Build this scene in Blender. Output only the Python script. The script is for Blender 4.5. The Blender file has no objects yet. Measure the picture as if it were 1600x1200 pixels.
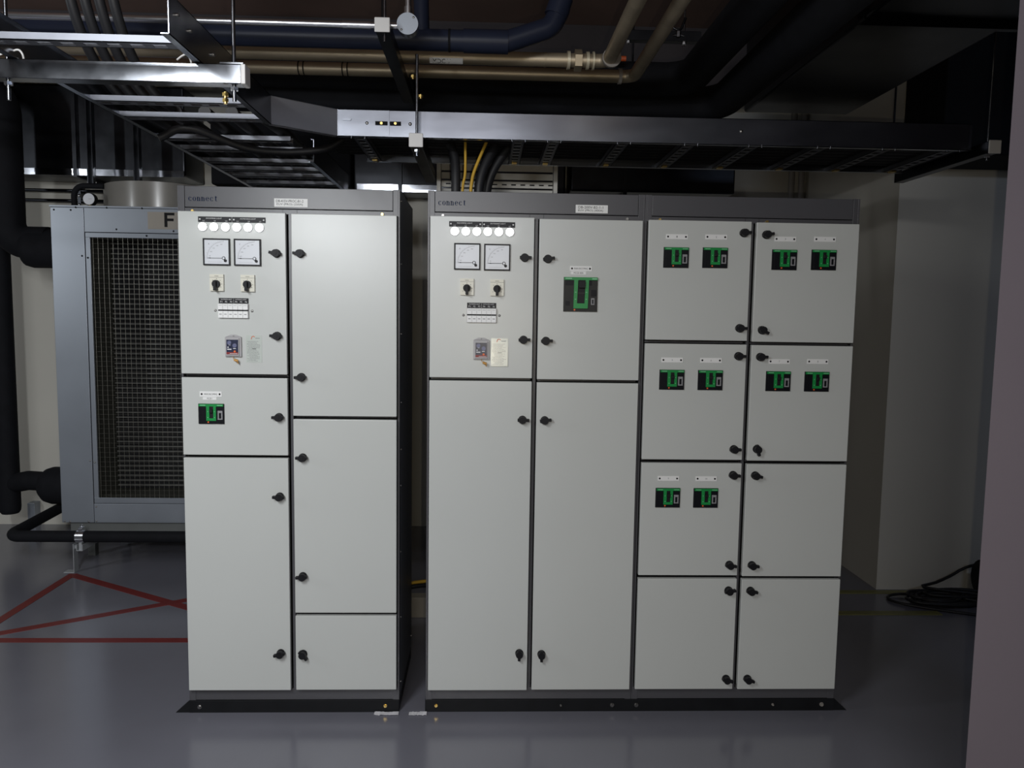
import bpy, math, random
from mathutils import Vector, Matrix, Quaternion
random.seed(4)
PI = math.pi
D2R = math.radians
SC = bpy.context.scene
COL = SC.collection

# ------------------------------------------------------------------ camera, world, lights, exposure
def set_camera():
    yaw, pit, rol = D2R(2.053), D2R(-5.143), D2R(0.838)
    f = Vector((math.sin(yaw)*math.cos(pit), math.cos(yaw)*math.cos(pit), math.sin(pit)))
    r0 = Vector((math.cos(yaw), -math.sin(yaw), 0)); u0 = r0.cross(f)
    r = r0*math.cos(rol) + u0*math.sin(rol); u = -r0*math.sin(rol) + u0*math.cos(rol)
    cam = bpy.data.cameras.new('camera'); o = bpy.data.objects.new('camera', cam); COL.objects.link(o)
    m = Matrix((r, u, -f)).transposed().to_4x4(); m.translation = (0.204, -2.85, 1.538)
    o.matrix_world = m
    cam.sensor_fit = 'HORIZONTAL'; cam.sensor_width = 36.0; cam.lens = 36.0*1204.6/1600
    cam.clip_start = 0.02; cam.clip_end = 60
    SC.camera = o
set_camera()

W = bpy.data.worlds.new('world'); SC.world = W; W.use_nodes = True
W.node_tree.nodes['Background'].inputs[0].default_value = (0.80, 0.88, 1.0, 1)
W.node_tree.nodes['Background'].inputs[1].default_value = 0.012

def area(name, loc, size, power, col, rot=(0, 0, 0), spread=180):
    l = bpy.data.lights.new(name, 'AREA'); l.shape = 'RECTANGLE'; l.size, l.size_y = size
    l.energy = power; l.color = col; l.spread = D2R(spread)
    o = bpy.data.objects.new(name, l); COL.objects.link(o); o.location = loc; o.rotation_euler = rot
    return o
def aim(v):
    return Vector(v).to_track_quat('-Z', 'Y').to_euler()
area('hanging_batten_light', (-0.90, -2.25, 2.25), (0.12, 0.9), 42, (0.94, 0.975, 1.0), aim((-0.38, 0.64, -0.68)))
area('rear_batten_light', (-0.33, -5.2, 2.5), (1.5, 0.12), 58, (0.96, 0.97, 1.0), aim((0.05, 0.9, -0.42)))
area('far_batten_light', (-4.2, -0.9, 2.15), (0.12, 0.9), 20, (0.93, 0.97, 1.0), aim((0.6, 0.7, -0.5)))
area('right_bay_light', (3.15, -3.0, 2.65), (0.5, 0.12), 8, (0.62, 0.74, 1.0), aim((-0.35, 0.85, -0.4)))
fl = bpy.data.lights.new('phone_flash', 'POINT'); fl.energy = 24; fl.color = (1.0, 0.88, 0.66); fl.shadow_soft_size = 0.006
fo = bpy.data.objects.new('phone_flash', fl); COL.objects.link(fo); fo.location = (0.245, -2.855, 1.495)

SC.view_settings.view_transform = 'Standard'
SC.view_settings.look = 'None'
SC.view_settings.gamma = 1.0
SC.view_settings.use_curve_mapping = False
SC.view_settings.exposure = -0.05

# ------------------------------------------------------------------ materials
MATS = {}
def mat(name, col, rough=0.5, metal=0.0, noise=0.0, nscale=8.0, bump=0.0, bscale=60.0, emit=0.0, aniso=0.0, coat=0.0, trans=0.0, rvar=0.0, stretch=None, spec=0.5):
    if name in MATS: return MATS[name]
    m = bpy.data.materials.new(name); m.use_nodes = True; MATS[name] = m
    nt = m.node_tree; b = nt.nodes['Principled BSDF']
    b.inputs['Base Color'].default_value = (*col, 1); b.inputs['Roughness'].default_value = rough
    b.inputs['Metallic'].default_value = metal; b.inputs['Specular IOR Level'].default_value = spec
    if coat: b.inputs['Coat Weight'].default_value = coat; b.inputs['Coat Roughness'].default_value = 0.15
    if trans: b.inputs['Transmission Weight'].default_value = trans
    if emit: b.inputs['Emission Color'].default_value = (*col, 1); b.inputs['Emission Strength'].default_value = emit
    tc = nt.nodes.new('ShaderNodeTexCoord')
    src = tc.outputs['Object']
    if stretch:
        mp = nt.nodes.new('ShaderNodeMapping'); mp.inputs['Scale'].default_value = stretch
        nt.links.new(src, mp.inputs['Vector']); src = mp.outputs['Vector']
    if noise or rvar:
        n = nt.nodes.new('ShaderNodeTexNoise'); n.inputs['Scale'].default_value = nscale; n.inputs['Detail'].default_value = 5
        nt.links.new(src, n.inputs['Vector'])
        if noise:
            r = nt.nodes.new('ShaderNodeValToRGB')
            r.color_ramp.elements[0].position = 0.3; r.color_ramp.elements[1].position = 0.7
            r.color_ramp.elements[0].color = (*[c*(1-noise) for c in col], 1)
            r.color_ramp.elements[1].color = (*[min(1, c*(1+noise)) for c in col], 1)
            nt.links.new(n.outputs['Fac'], r.inputs['Fac']); nt.links.new(r.outputs['Color'], b.inputs['Base Color'])
        if rvar:
            mr = nt.nodes.new('ShaderNodeMapRange')
            mr.inputs['To Min'].default_value = max(0.02, rough-rvar); mr.inputs['To Max'].default_value = min(1, rough+rvar)
            nt.links.new(n.outputs['Fac'], mr.inputs['Value']); nt.links.new(mr.outputs['Result'], b.inputs['Roughness'])
    if bump:
        n2 = nt.nodes.new('ShaderNodeTexNoise'); n2.inputs['Scale'].default_value = bscale; n2.inputs['Detail'].default_value = 3
        nt.links.new(src, n2.inputs['Vector'])
        bp = nt.nodes.new('ShaderNodeBump'); bp.inputs['Strength'].default_value = bump; bp.inputs['Distance'].default_value = 0.002
        nt.links.new(n2.outputs['Fac'], bp.inputs['Height']); nt.links.new(bp.outputs['Normal'], b.inputs['Normal'])
    return m

DOOR = mat('door_paint', (0.57, 0.585, 0.565), 0.30, noise=0.012, nscale=3, bump=0.06, bscale=900)
FRAME = mat('frame_grey_paint', (0.078, 0.077, 0.085), 0.34, spec=0.55, noise=0.03, nscale=4, bump=0.08, bscale=700)
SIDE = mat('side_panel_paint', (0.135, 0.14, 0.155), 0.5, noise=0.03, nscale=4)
GASKET = mat('gasket_black', (0.006, 0.006, 0.007), 0.8, spec=0.15, noise=0.1)
BASE = mat('base_black_paint', (0.008, 0.0085, 0.010), 0.5, spec=0.25, noise=0.2, nscale=12)
KNOB = mat('latch_black_plastic', (0.010, 0.010, 0.012), 0.5, spec=0.25, noise=0.1, nscale=30)
WHITE = mat('white_label', (0.84, 0.84, 0.83), 0.45, noise=0.02)
CREAMP = mat('switch_cream', (0.72, 0.70, 0.60), 0.35, noise=0.02)
DIAL = mat('dial_white', (0.70, 0.72, 0.76), 0.3, noise=0.01)
INK = mat('ink_black', (0.008, 0.008, 0.009), 0.6, spec=0.2, noise=0.05)
GREYINK = mat('ink_grey', (0.22, 0.22, 0.23), 0.6, noise=0.05)
WINK = mat('ink_white', (0.75, 0.75, 0.75), 0.6, noise=0.02)
BLUEINK = mat('ink_blue', (0.008, 0.018, 0.055), 0.6, spec=0.15, noise=0.05)
LBLACK = mat('label_black', (0.013, 0.013, 0.016), 0.45, spec=0.25, noise=0.1)
GREEN = mat('breaker_green', (0.008, 0.26, 0.055), 0.38, noise=0.04)
BBODY = mat('breaker_black', (0.007, 0.0075, 0.010), 0.4, spec=0.2, noise=0.1, nscale=40)
BGREY = mat('breaker_grey', (0.034, 0.033, 0.031), 0.5, spec=0.2, noise=0.1, nscale=40)
BLAB = mat('breaker_label', (0.26, 0.26, 0.27), 0.5, noise=0.25, nscale=220)
ORANGE = mat('orange_dot', (0.75, 0.14, 0.03), 0.4, noise=0.05)
PGREEN = mat('pale_green_print', (0.30, 0.62, 0.40), 0.5, noise=0.05)
LAMP = mat('lit_lens', (1.0, 1.0, 1.0), 0.3, emit=4.5)
LRING = mat('lens_ring', (0.55, 0.56, 0.57), 0.3, metal=0.6, noise=0.05)
SCREW = mat('screw_steel', (0.35, 0.34, 0.33), 0.35, metal=1.0, noise=0.1, nscale=200)
BRASS = mat('passivated_brass', (0.72, 0.52, 0.18), 0.32, metal=1.0, noise=0.1, nscale=150)
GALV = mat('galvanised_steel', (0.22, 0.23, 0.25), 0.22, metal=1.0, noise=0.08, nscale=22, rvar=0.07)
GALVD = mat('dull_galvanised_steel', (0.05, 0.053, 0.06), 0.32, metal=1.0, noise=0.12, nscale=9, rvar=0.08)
ZINC = mat('bracket_zinc', (0.46, 0.48, 0.50), 0.45, metal=0.4, noise=0.06)
BEAMG = mat('beam_grey_steel', (0.15, 0.158, 0.155), 0.5, metal=0.2, noise=0.06)
RUNGM = mat('rung_steel', (0.22, 0.228, 0.255), 0.5, metal=1.0, noise=0.08, nscale=22, rvar=0.05)
TRAYM = mat('tray_steel', (0.34, 0.36, 0.41), 0.22, metal=1.0, noise=0.05, nscale=14, rvar=0.05, stretch=(0.3, 1, 1))
AHUM = mat('unit_sheet_metal', (0.33, 0.36, 0.405), 0.42, metal=0.55, noise=0.05, nscale=3, rvar=0.05)
GALVS = mat('shiny_duct_steel', (0.50, 0.52, 0.57), 0.14, metal=1.0, noise=0.12, nscale=9, rvar=0.06)
ALU = mat('conduit_aluminium', (0.66, 0.67, 0.70), 0.28, metal=1.0, noise=0.04, nscale=20)
CAPW = mat('end_cap_plastic', (0.62, 0.61, 0.60), 0.5, noise=0.03)
STEELPIPE = mat('steel_pipe', (0.40, 0.335, 0.24), 0.46, metal=0.7, noise=0.18, nscale=11, rvar=0.1, stretch=(0.4, 1, 1))
ORPIPE = mat('orange_pipe', (0.42, 0.075, 0.02), 0.45, noise=0.1)
GREYPIPE = mat('grey_pipe', (0.24, 0.22, 0.20), 0.5, noise=0.1, nscale=6)
PVC = mat('dark_blue_pvc', (0.015, 0.019, 0.036), 0.4, spec=0.2, noise=0.08, nscale=6)
FOAM = mat('black_insulation', (0.008, 0.0085, 0.011), 0.8, spec=0.2, noise=0.15, nscale=14, bump=0.25, bscale=120)
CABLE = mat('cable_black', (0.012, 0.012, 0.014), 0.5, noise=0.1, nscale=30)
CABLEY = mat('cable_yellow', (0.55, 0.33, 0.03), 0.5, noise=0.1, nscale=30)
CABLEG = mat('cable_green', (0.12, 0.22, 0.02), 0.5, noise=0.1, nscale=30)
WALLM = mat('wall_paint', (0.60, 0.58, 0.52), 0.7, noise=0.03, nscale=1.5, bump=0.1, bscale=180)
PILLM = mat('pillar_paint', (0.19, 0.160, 0.180), 0.75, noise=0.03, nscale=2.5, bump=0.15, bscale=260)
BEAMM = mat('beam_dark_paint', (0.055, 0.048, 0.052), 0.85, noise=0.15, nscale=2.0, bump=0.2, bscale=40)
CEILM = mat('ceiling_concrete', (0.20, 0.13, 0.105), 0.9, noise=0.2, nscale=1.3, bump=0.3, bscale=30)
FLOORM = mat('floor_epoxy', (0.168, 0.168, 0.200), 0.20, spec=0.75, noise=0.06, nscale=2.2, bump=0.05, bscale=14, rvar=0.05)
REDM = mat('floor_red', (0.17, 0.019, 0.017), 0.4, noise=0.1, nscale=9)
YELM = mat('floor_yellow', (0.20, 0.19, 0.06), 0.4, noise=0.15, nscale=9)
COILM = mat('coil_dark', (0.010, 0.010, 0.011), 0.7, spec=0.2, noise=0.2, nscale=40)
FINM = mat('coil_fin', (0.16, 0.16, 0.15), 0.5, metal=0.5, noise=0.2, nscale=30)
WIREM = mat('guard_wire', (0.32, 0.31, 0.27), 0.4, metal=0.9, noise=0.1, nscale=60)
RECM = mat('recess_lining', (0.05, 0.05, 0.04), 0.6, noise=0.15, nscale=6)
STICK = mat('sticker_beige', (0.36, 0.33, 0.285), 0.6, noise=0.03)
DRUMM = mat('drum_grey', (0.23, 0.22, 0.20), 0.28, noise=0.05, coat=0.4)
PAPER = mat('paper_card', (0.56, 0.60, 0.56), 0.2, noise=0.03, nscale=30)
RELAYF = mat('relay_frame', (0.42, 0.41, 0.42), 0.35, noise=0.05)
RELAYB = mat('relay_navy', (0.02, 0.025, 0.06), 0.3, noise=0.2, nscale=60)
RELAYS = mat('relay_slate', (0.13, 0.14, 0.24), 0.35, noise=0.3, nscale=90)
DRED = mat('dark_red_print', (0.22, 0.02, 0.02), 0.4, noise=0.1)
SEAL = mat('amber_seal', (0.50, 0.25, 0.05), 0.4, noise=0.2, nscale=60)
TAPEW = mat('white_tape', (0.68, 0.67, 0.70), 0.5, noise=0.1, nscale=60)
BOXB = mat('beige_box', (0.30, 0.27, 0.22), 0.55, noise=0.06)

# ------------------------------------------------------------------ mesh builder
class MB:
    def __init__(s): s.v, s.f, s.m, s.s = [], [], [], []
    def add(s, vs, fs, m=0, smooth=False):
        n = len(s.v); s.v += [tuple(v) for v in vs]
        for f in fs: s.f.append([n+i for i in f]); s.m.append(m); s.s.append(smooth)
        return s
    def box(s, x0, x1, y0, y1, z0, z1, m=0):
        if x0 > x1: x0, x1 = x1, x0
        if y0 > y1: y0, y1 = y1, y0
        if z0 > z1: z0, z1 = z1, z0
        v = [(x0,y0,z0),(x1,y0,z0),(x1,y1,z0),(x0,y1,z0),(x0,y0,z1),(x1,y0,z1),(x1,y1,z1),(x0,y1,z1)]
        return s.add(v, [(0,3,2,1),(4,5,6,7),(0,1,5,4),(1,2,6,5),(2,3,7,6),(3,0,4,7)], m)
    def poly(s, pts, y0, y1, m=0):
        """outline in x,z (counter clockwise seen from -Y) pushed from y0 (front) to y1 (back)"""
        n = len(pts)
        v = [(x, y0, z) for x, z in pts] + [(x, y1, z) for x, z in pts]
        fs = [list(range(n)), list(range(2*n-1, n-1, -1))]
        for i in range(n):
            j = (i+1) % n; fs.append((i, n+i, n+j, j))
        return s.add(v, fs, m)
    def disc(s, x, z, r, y0, y1, m=0, n=24, r2=None):
        return s.cyl((x, y1, z), (x, y0, z), r if r2 is None else r2, m, n, r)
    def cyl(s, p, q, r, m=0, n=16, r2=None, caps=True):
        p, q = Vector(p), Vector(q); d = (q-p).normalized()
        a = d.orthogonal().normalized(); b = d.cross(a)
        r2 = r if r2 is None else r2
        v = []
        for c, rr in ((p, r), (q, r2)):
            for i in range(n):
                t = 2*PI*i/n; v.append(c + a*math.cos(t)*rr + b*math.sin(t)*rr)
        s.add(v, [(i, (i+1) % n, n+(i+1) % n, n+i) for i in range(n)], m, True)
        if caps: s.add(v, [list(range(n-1, -1, -1)), list(range(n, 2*n))], m, False)
        return s
    def tube(s, pts, r, m=0, n=10, closed=False):
        P = [Vector(p) for p in pts]; N = len(P)
        rs = r if isinstance(r, (list, tuple)) else [r]*N
        t0 = (P[1]-P[0]).normalized(); a = t0.orthogonal().normalized(); v = []
        prev = t0
        for i in range(N):
            if closed: t = (P[(i+1) % N]-P[i-1]).normalized()
            elif i == 0: t = t0
            elif i == N-1: t = (P[-1]-P[-2]).normalized()
            else: t = ((P[i+1]-P[i]).normalized()+(P[i]-P[i-1]).normalized()).normalized()
            q = prev.rotation_difference(t); a = q @ a; prev = t
            a = (a - t*a.dot(t)).normalized(); b = t.cross(a)
            for k in range(n):
                w = 2*PI*k/n; v.append(P[i] + a*math.cos(w)*rs[i] + b*math.sin(w)*rs[i])
        fs = []
        for i in range(N if closed else N-1):
            j = (i+1) % N
            for k in range(n):
                l = (k+1) % n; fs.append((i*n+k, i*n+l, j*n+l, j*n+k))
        s.add(v, fs, m, True)
        if not closed:
            s.add(v[:n], [list(range(n-1, -1, -1))], m); s.add(v[-n:], [list(range(n))], m)
        return s
    def dome(s, c, d, r, h, m=0, n=24, k=6):
        c, d = Vector(c), Vector(d).normalized(); a = d.orthogonal().normalized(); b = d.cross(a); v = []
        for j in range(k):
            t = PI/2*j/k
            for i in range(n):
                w = 2*PI*i/n; v.append(c + (a*math.cos(w)+b*math.sin(w))*r*math.cos(t) + d*h*math.sin(t))
        v.append(c+d*h); fs = []
        for j in range(k-1):
            for i in range(n): fs.append((j*n+i, j*n+(i+1) % n, (j+1)*n+(i+1) % n, (j+1)*n+i))
        for i in range(n): fs.append(((k-1)*n+i, (k-1)*n+(i+1) % n, len(v)-1))
        return s.add(v, fs, m, True)
    def hexnut(s, p, q, r, m=0): 
        n0 = len(s.s); s.cyl(p, q, r, m, 6)
        for i in range(n0, len(s.s)): s.s[i] = False
        return s
    def text(s, body, cx, cz, y, w, h, m=0):
        c = bpy.data.curves.new('t', 'FONT'); c.body = body; c.extrude = 0.0; c.resolution_u = 2
        o = bpy.data.objects.new('t', c); COL.objects.link(o)
        dg = bpy.context.evaluated_depsgraph_get(); dg.update()
        me = bpy.data.meshes.new_from_object(o.evaluated_get(dg))
        bpy.data.objects.remove(o); bpy.data.curves.remove(c)
        if not me.vertices: return s
        xs = [v.co.x for v in me.vertices]; ys = [v.co.y for v in me.vertices]
        x0, x1, y0, y1 = min(xs), max(xs), min(ys), max(ys)
        fx = w/max(1e-6, x1-x0); fy = h/max(1e-6, y1-y0)
        v = [(cx+(p.co.x-(x0+x1)/2)*fx, y, cz+(p.co.y-(y0+y1)/2)*fy) for p in me.vertices]
        s.add(v, [list(p.vertices) for p in me.polygons], m)
        bpy.data.meshes.remove(me)
        return s
    def build(s, name, mats, parent=None, bevel=0.0, seg=2):
        me = bpy.data.meshes.new(name)
        xs = list(zip(*s.v)); c = Vector([(min(a)+max(a))/2 for a in xs])
        if parent is None: c.z = min(xs[2])
        me.from_pydata([Vector(v)-c for v in s.v], [], s.f)
        if not isinstance(mats, (list, tuple)): mats = [mats]
        for m in mats: me.materials.append(m)
        me.polygons.foreach_set('material_index', s.m); me.polygons.foreach_set('use_smooth', s.s)
        me.update()
        o = bpy.data.objects.new(name, me); COL.objects.link(o)
        pw = world_of(parent)
        o.parent = parent; o.location = c-pw
        o['_w'] = tuple(c)
        if bevel:
            b = o.modifiers.new('bevel', 'BEVEL'); b.width = bevel; b.segments = seg; b.limit_method = 'ANGLE'; b.angle_limit = D2R(40)
        return o

def world_of(o):
    w = Vector((0, 0, 0))
    while o is not None: w += o.location; o = o.parent
    return w
def tag(o, label=None, cat=None, group=None, kind=None):
    if label: o['label'] = label
    if cat: o['category'] = cat
    if group: o['group'] = group
    if kind: o['kind'] = kind
    return o
def thing(name, loc, label, cat, group=None):
    o = bpy.data.objects.new(name, None); COL.objects.link(o); o.location = loc; o.empty_display_size = 0.1
    return tag(o, label, cat, group)
def copy_tree(o, parent=None, shift=(0, 0, 0)):
    c = o.copy(); COL.objects.link(c); c.parent = parent
    if parent is None or shift != (0, 0, 0): c.location = o.location + Vector(shift)
    for ch in list(o.children): copy_tree(ch, c)
    return c
def put(o, parent, world, roty=None):
    """copy part o (with its sub-parts) onto parent at a world position"""
    c = copy_tree(o, parent); c.location = Vector(world)-world_of(parent)
    if roty is not None: c.rotation_euler = (0, roty, 0)
    return c
def fillet(pts, rad, n=8):
    P = [Vector(p) for p in pts]; out = [P[0]]
    for i in range(1, len(P)-1):
        a, b, c = P[i-1], P[i], P[i+1]; u = (a-b).normalized(); w = (c-b).normalized()
        ang = u.angle(w); t = min(rad/math.tan(ang/2), (a-b).length*.49, (c-b).length*.49); r = t*math.tan(ang/2)
        cen = b+(u+w).normalized()*(r/math.sin(ang/2)); s0 = b+u*t-cen; s1 = b+w*t-cen
        ax = s0.cross(s1).normalized(); tot = s0.angle(s1)
        for k in range(n+1): out.append(cen+Quaternion(ax, tot*k/n) @ s0)
    out.append(P[-1]); return out
def spline(pts, n=8):
    P = [Vector(p) for p in pts]; P = [2*P[0]-P[1]]+P+[2*P[-1]-P[-2]]; out = []
    for i in range(1, len(P)-2):
        a, b, c, d = P[i-1:i+3]
        for k in range(n):
            t = k/n; out.append(0.5*((2*b)+(c-a)*t+(2*a-5*b+4*c-d)*t*t+(3*b-a-3*c+d)*t**3))
    out.append(P[-2]); return out
def struct(name, mb, m, label, bevel=0):
    o = mb.build(name, m, None, bevel); return tag(o, label, 'wall' if 'wall' in name else name.split('_')[0], kind='structure')

# ------------------------------------------------------------------ the room
struct('floor', MB().box(-6, 5.5, -5.0, 2.65, -0.1, 0), FLOORM, 'glossy blue grey epoxy floor of the plant room')
struct('ceiling', MB().box(-6, 5.5, -5.0, 2.8, 3.30, 3.45), CEILM, 'dark brownish concrete ceiling above the pipes')
struct('wall_back', MB().box(-6, 2.46, 2.65, 2.8, 0, 3.30), WALLM, 'cream painted wall behind the cabinets')
struct('wall_right', MB().box(2.46, 5.5, 1.37, 2.8, 0, 3.30), WALLM, 'cream wall return in the dark at the right')
wn = MB(); v = [(1.388, -1.1), (2.6, -1.1), (2.6, -0.8), (1.64, -0.8)]
wn.add([(x, y, 0) for x, y in v]+[(x, y, 3.30) for x, y in v], [(3, 2, 1, 0), (4, 5, 6, 7), (0, 1, 5, 4), (1, 2, 6, 5), (2, 3, 7, 6), (3, 0, 4, 7)])
struct('wall_near', wn, PILLM, 'near pillar face cut off at the right edge of the photo')

struct('ceiling_beam', MB().box(-6, 2.459, 2.0, 2.26, 2.95, 3.299), BEAMM, 'dark ceiling beam running across behind the pipes')
LINE_Z = [0.0004]
def floor_line(name, p, q, w, m, label, group):
    p, q = Vector((*p, 0)), Vector((*q, 0)); d = (q-p).normalized(); n = Vector((-d.y, d.x, 0))*w/2
    b = MB(); v = [p-n, q-n, q+n, p+n]; zt = LINE_Z[0]+.0006; LINE_Z[0] += .0005
    b.add([(x.x, x.y, 0.0001) for x in v]+[(x.x, x.y, zt) for x in v], [(3,2,1,0),(4,5,6,7),(0,1,5,4),(1,2,6,5),(2,3,7,6),(3,0,4,7)])
    return tag(b.build(name, m), label, 'floor marking', group)
RG = 'red floor lines by the air unit'
floor_line('floor_line', (-3.2, 0.681), (-0.70, 0.681), 0.048, REDM, 'red floor line running straight across nearest the camera, parallel to the cabinets', RG)
floor_line('floor_line', (-2.17, 1.60), (-2.17, 0.70), 0.05, REDM, 'red floor line running from the pipe bracket foot toward the left photo edge', RG)
floor_line('floor_line', (-2.17, 1.58), (-0.72, 0.73), 0.05, REDM, 'red diagonal floor line sloping from the pipe bracket foot down behind the left cabinet', RG)
floor_line('floor_line', (-2.17, 0.70), (-0.75, 1.56), 0.048, REDM, 'red diagonal floor line rising from the left photo edge and crossing the other diagonal', RG)
YG = 'faint yellow floor lines at the right'
floor_line('floor_line', (1.7, 1.325), (2.75, 1.325), 0.05, YELM, 'faint yellow floor line along the foot of the right wall', YG)
floor_line('floor_line', (1.7, 1.015), (2.62, 1.015), 0.05, YELM, 'faint yellow floor line in front of the right wall, nearer the camera', YG)

# ------------------------------------------------------------------ switchgear cabinets: the small parts that repeat
ZT = 1.985                                  # top of the cabinets
def latch_proto():
    b = MB(); b.disc(0, 0, 0.0155, -0.006, 0.0, 0, 24)
    b.disc(0, 0, 0.0135, -0.024, -0.006, 0, 24)
    b.box(0.006, 0.0245, -0.022, -0.007, -0.005, 0.005)
    b.box(-0.0185, -0.006, -0.022, -0.007, -0.0055, 0.0055)
    b.disc(0, 0, 0.006, -0.0255, -0.0235, 0, 16)
    return b
def latch(parent, x, z, ang=0):
    b = latch_proto(); o = b.build('latch', KNOB, parent, 0.0012)
    o.location = Vector((x, 0, z))-world_of(parent)
    # recentre so that it turns about its own axis
    off = Vector(o['_w'])
    for v in o.data.vertices: v.co += off
    o.rotation_euler = (0, -D2R(ang), 0); del o['_w']
    return o
def bolt(parent, x, z, y=-0.001, m=None, r=0.008):
    b = MB(); b.disc(x, z, r*1.35, y-0.0015, y+0.0015, 0, 18); b.hexnut((x, y, z), (x, y-0.007, z), r, 0)
    return b.build('bolt', m or SCREW, parent)
def door(parent, x0, x1, z0, z1, latches):
    b = MB(); b.box(x0, x1, 0.0, 0.020, z0, z1)
    o = b.build('door', DOOR, parent, 0.0022, 3)
    for x, z, a in latches: latch(o, x, z, a)
    return o
def nameplate(parent, x0, x1, z0, z1, y, lines):
    p = MB().box(x0, x1, y-0.0016, y, z0, z1).build('nameplate', WHITE, parent, 0.0004)
    t = MB(); n = len(lines); H = (z1-z0)
    for i, (s, w) in enumerate(lines):
        t.text(s, (x0+x1)/2-0.004, z1-H*(0.30+0.41*i), y-0.0019, w, H*0.31)
    t.build('lettering', INK, p)
    return p
def plate_label(parent, cx, cz, text, tw, w=0.081, h=0.0185, screws=True, ink=None):
    p = MB().box(cx-w/2, cx+w/2, -0.0016, 0, cz-h/2, cz+h/2).build('circuit_label', WHITE, parent, 0.0006)
    MB().text(text, cx, cz, -0.0019, tw, 0.0065).build('lettering', ink or GREYINK, p)
    if screws:
        for s in (-1, 1): MB().dome((cx+s*(w/2-0.0075), -0.0012, cz), (0, -1, 0), 0.0038, 0.0022, 0, 14, 3).build('screw', INK, p)
    return p
def small_breaker(parent, cx, cz):
    k = 0.0935/695
    X = lambda px: cx+(px-627.5)*k
    Z = lambda py: cz-(py-727.5)*k
    b = MB(); b.box(cx-.04675, cx+.04675, -0.005, 0.0, cz-.0373, cz+.0373)
    b.box(X(335), X(480), -0.0058, -0.005, Z(760), Z(545)); b.box(X(345), X(470), -0.0064, -0.0058, Z(960), Z(775))
    o = b.build('circuit_breaker', BBODY, parent, 0.0008)
    g = MB(); y0, y1 = -0.0085, -0.004
    g.box(X(300), X(958), y0, y1, Z(522), Z(458))
    g.box(X(500), X(585), y0, y1, Z(915), Z(522)); g.box(X(690), X(762), y0, y1, Z(915), Z(522)); g.box(X(585), X(690), y0, y1, Z(915), Z(846))
    g.box(X(335), X(480), y0-.0003, y0, Z(496), Z(482), 1); g.box(X(795), X(940), y0-.0003, y0, Z(496), Z(482), 1)
    for zz in (665, 825):
        g.box(X(535), X(552), y0-.0003, y0, Z(zz+8), Z(zz-8), 1); g.box(X(712), X(730), y0-.0003, y0, Z(zz+8), Z(zz-8), 1)
    g.build('green_surround', [GREEN, PGREEN], o)
    t = MB(); t.box(X(596), X(680), -0.016, -0.004, Z(690), Z(600)); t.box(X(588), X(688), -0.006, -0.004, Z(844), Z(524))
    t.build('toggle', KNOB, o, 0.0008)
    l = MB(); l.box(X(800), X(930), -0.0056, -0.0049, Z(885), Z(640)); l.box(X(835), X(895), -0.0060, -0.0056, Z(855), Z(700), 1)
    l.build('rating_label', [BLAB, BBODY], o)
    MB().disc(X(548), Z(952), 0.0030, -0.0066, -0.0048, 0, 14).build('trip_button', ORANGE, o)
    return o
def big_breaker(parent, cx, cz):
    k = 0.125/640
    X = lambda px: cx+(px-565)*k
    Z = lambda py: cz-(py-722)*k
    b = MB(); b.box(cx-.0625, cx+.0625, -0.006, 0, cz-.063, cz+.063, 0)
    b.box(X(275), X(425), -0.0065, -0.006, Z(555), Z(460), 1); b.box(X(282), X(365), -0.0065, -0.006, Z(935), Z(850), 1)
    b.box(X(760), X(865), -0.0065, -0.006, Z(755), Z(635), 1); b.box(X(725), X(775), -0.0065, -0.006, Z(555), Z(460), 1)
    o = b.build('circuit_breaker', [BGREY, BBODY], parent, 0.0008)
    g = MB(); y0, y1 = -0.012, -0.005
    g.box(X(250), X(880), y0, y1, Z(455), Z(402))
    g.poly([(X(432), Z(985)), (X(497), Z(985)), (X(497), Z(890)), (X(512), Z(455)), (X(438), Z(455))], y0, y1)
    g.poly([(X(640), Z(985)), (X(702), Z(985)), (X(716), Z(455)), (X(655), Z(455)), (X(640), Z(890))], y0, y1)
    g.box(X(497), X(640), y0, y1, Z(985), Z(890))
    g.box(X(275), X(395), y0-.0003, y0, Z(434), Z(418), 1); g.box(X(775), X(868), y0-.0003, y0, Z(438), Z(420), 1)
    for zz in (680, 812):
        g.box(X(455), X(482), y0-.0003, y0, Z(zz+4), Z(zz-4), 1); g.box(X(658), X(684), y0-.0003, y0, Z(zz+4), Z(zz-4), 1)
    g.build('green_surround', [GREEN, PGREEN], o)
    t = MB(); t.box(X(515), X(640), -0.0075, -0.005, Z(888), Z(458)); t.box(X(520), X(640), -0.024, -0.005, Z(600), Z(478), 0); t.box(X(510), X(640), -0.0082, -0.0075, Z(715), Z(682), 1)
    t.build('toggle', [KNOB, BGREY], o, 0.0008)
    l = MB(); l.box(X(765), X(830), -0.0066, -0.006, Z(915), Z(790)); l.box(X(785), X(812), -0.007, -0.0066, Z(895), Z(815), 1)
    l.build('rating_label', [BLAB, BBODY], o)
    MB().disc(X(455), Z(1010), 0.0034, -0.008, -0.005, 0, 14).build('trip_button', ORANGE, o)
    return o
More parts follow.
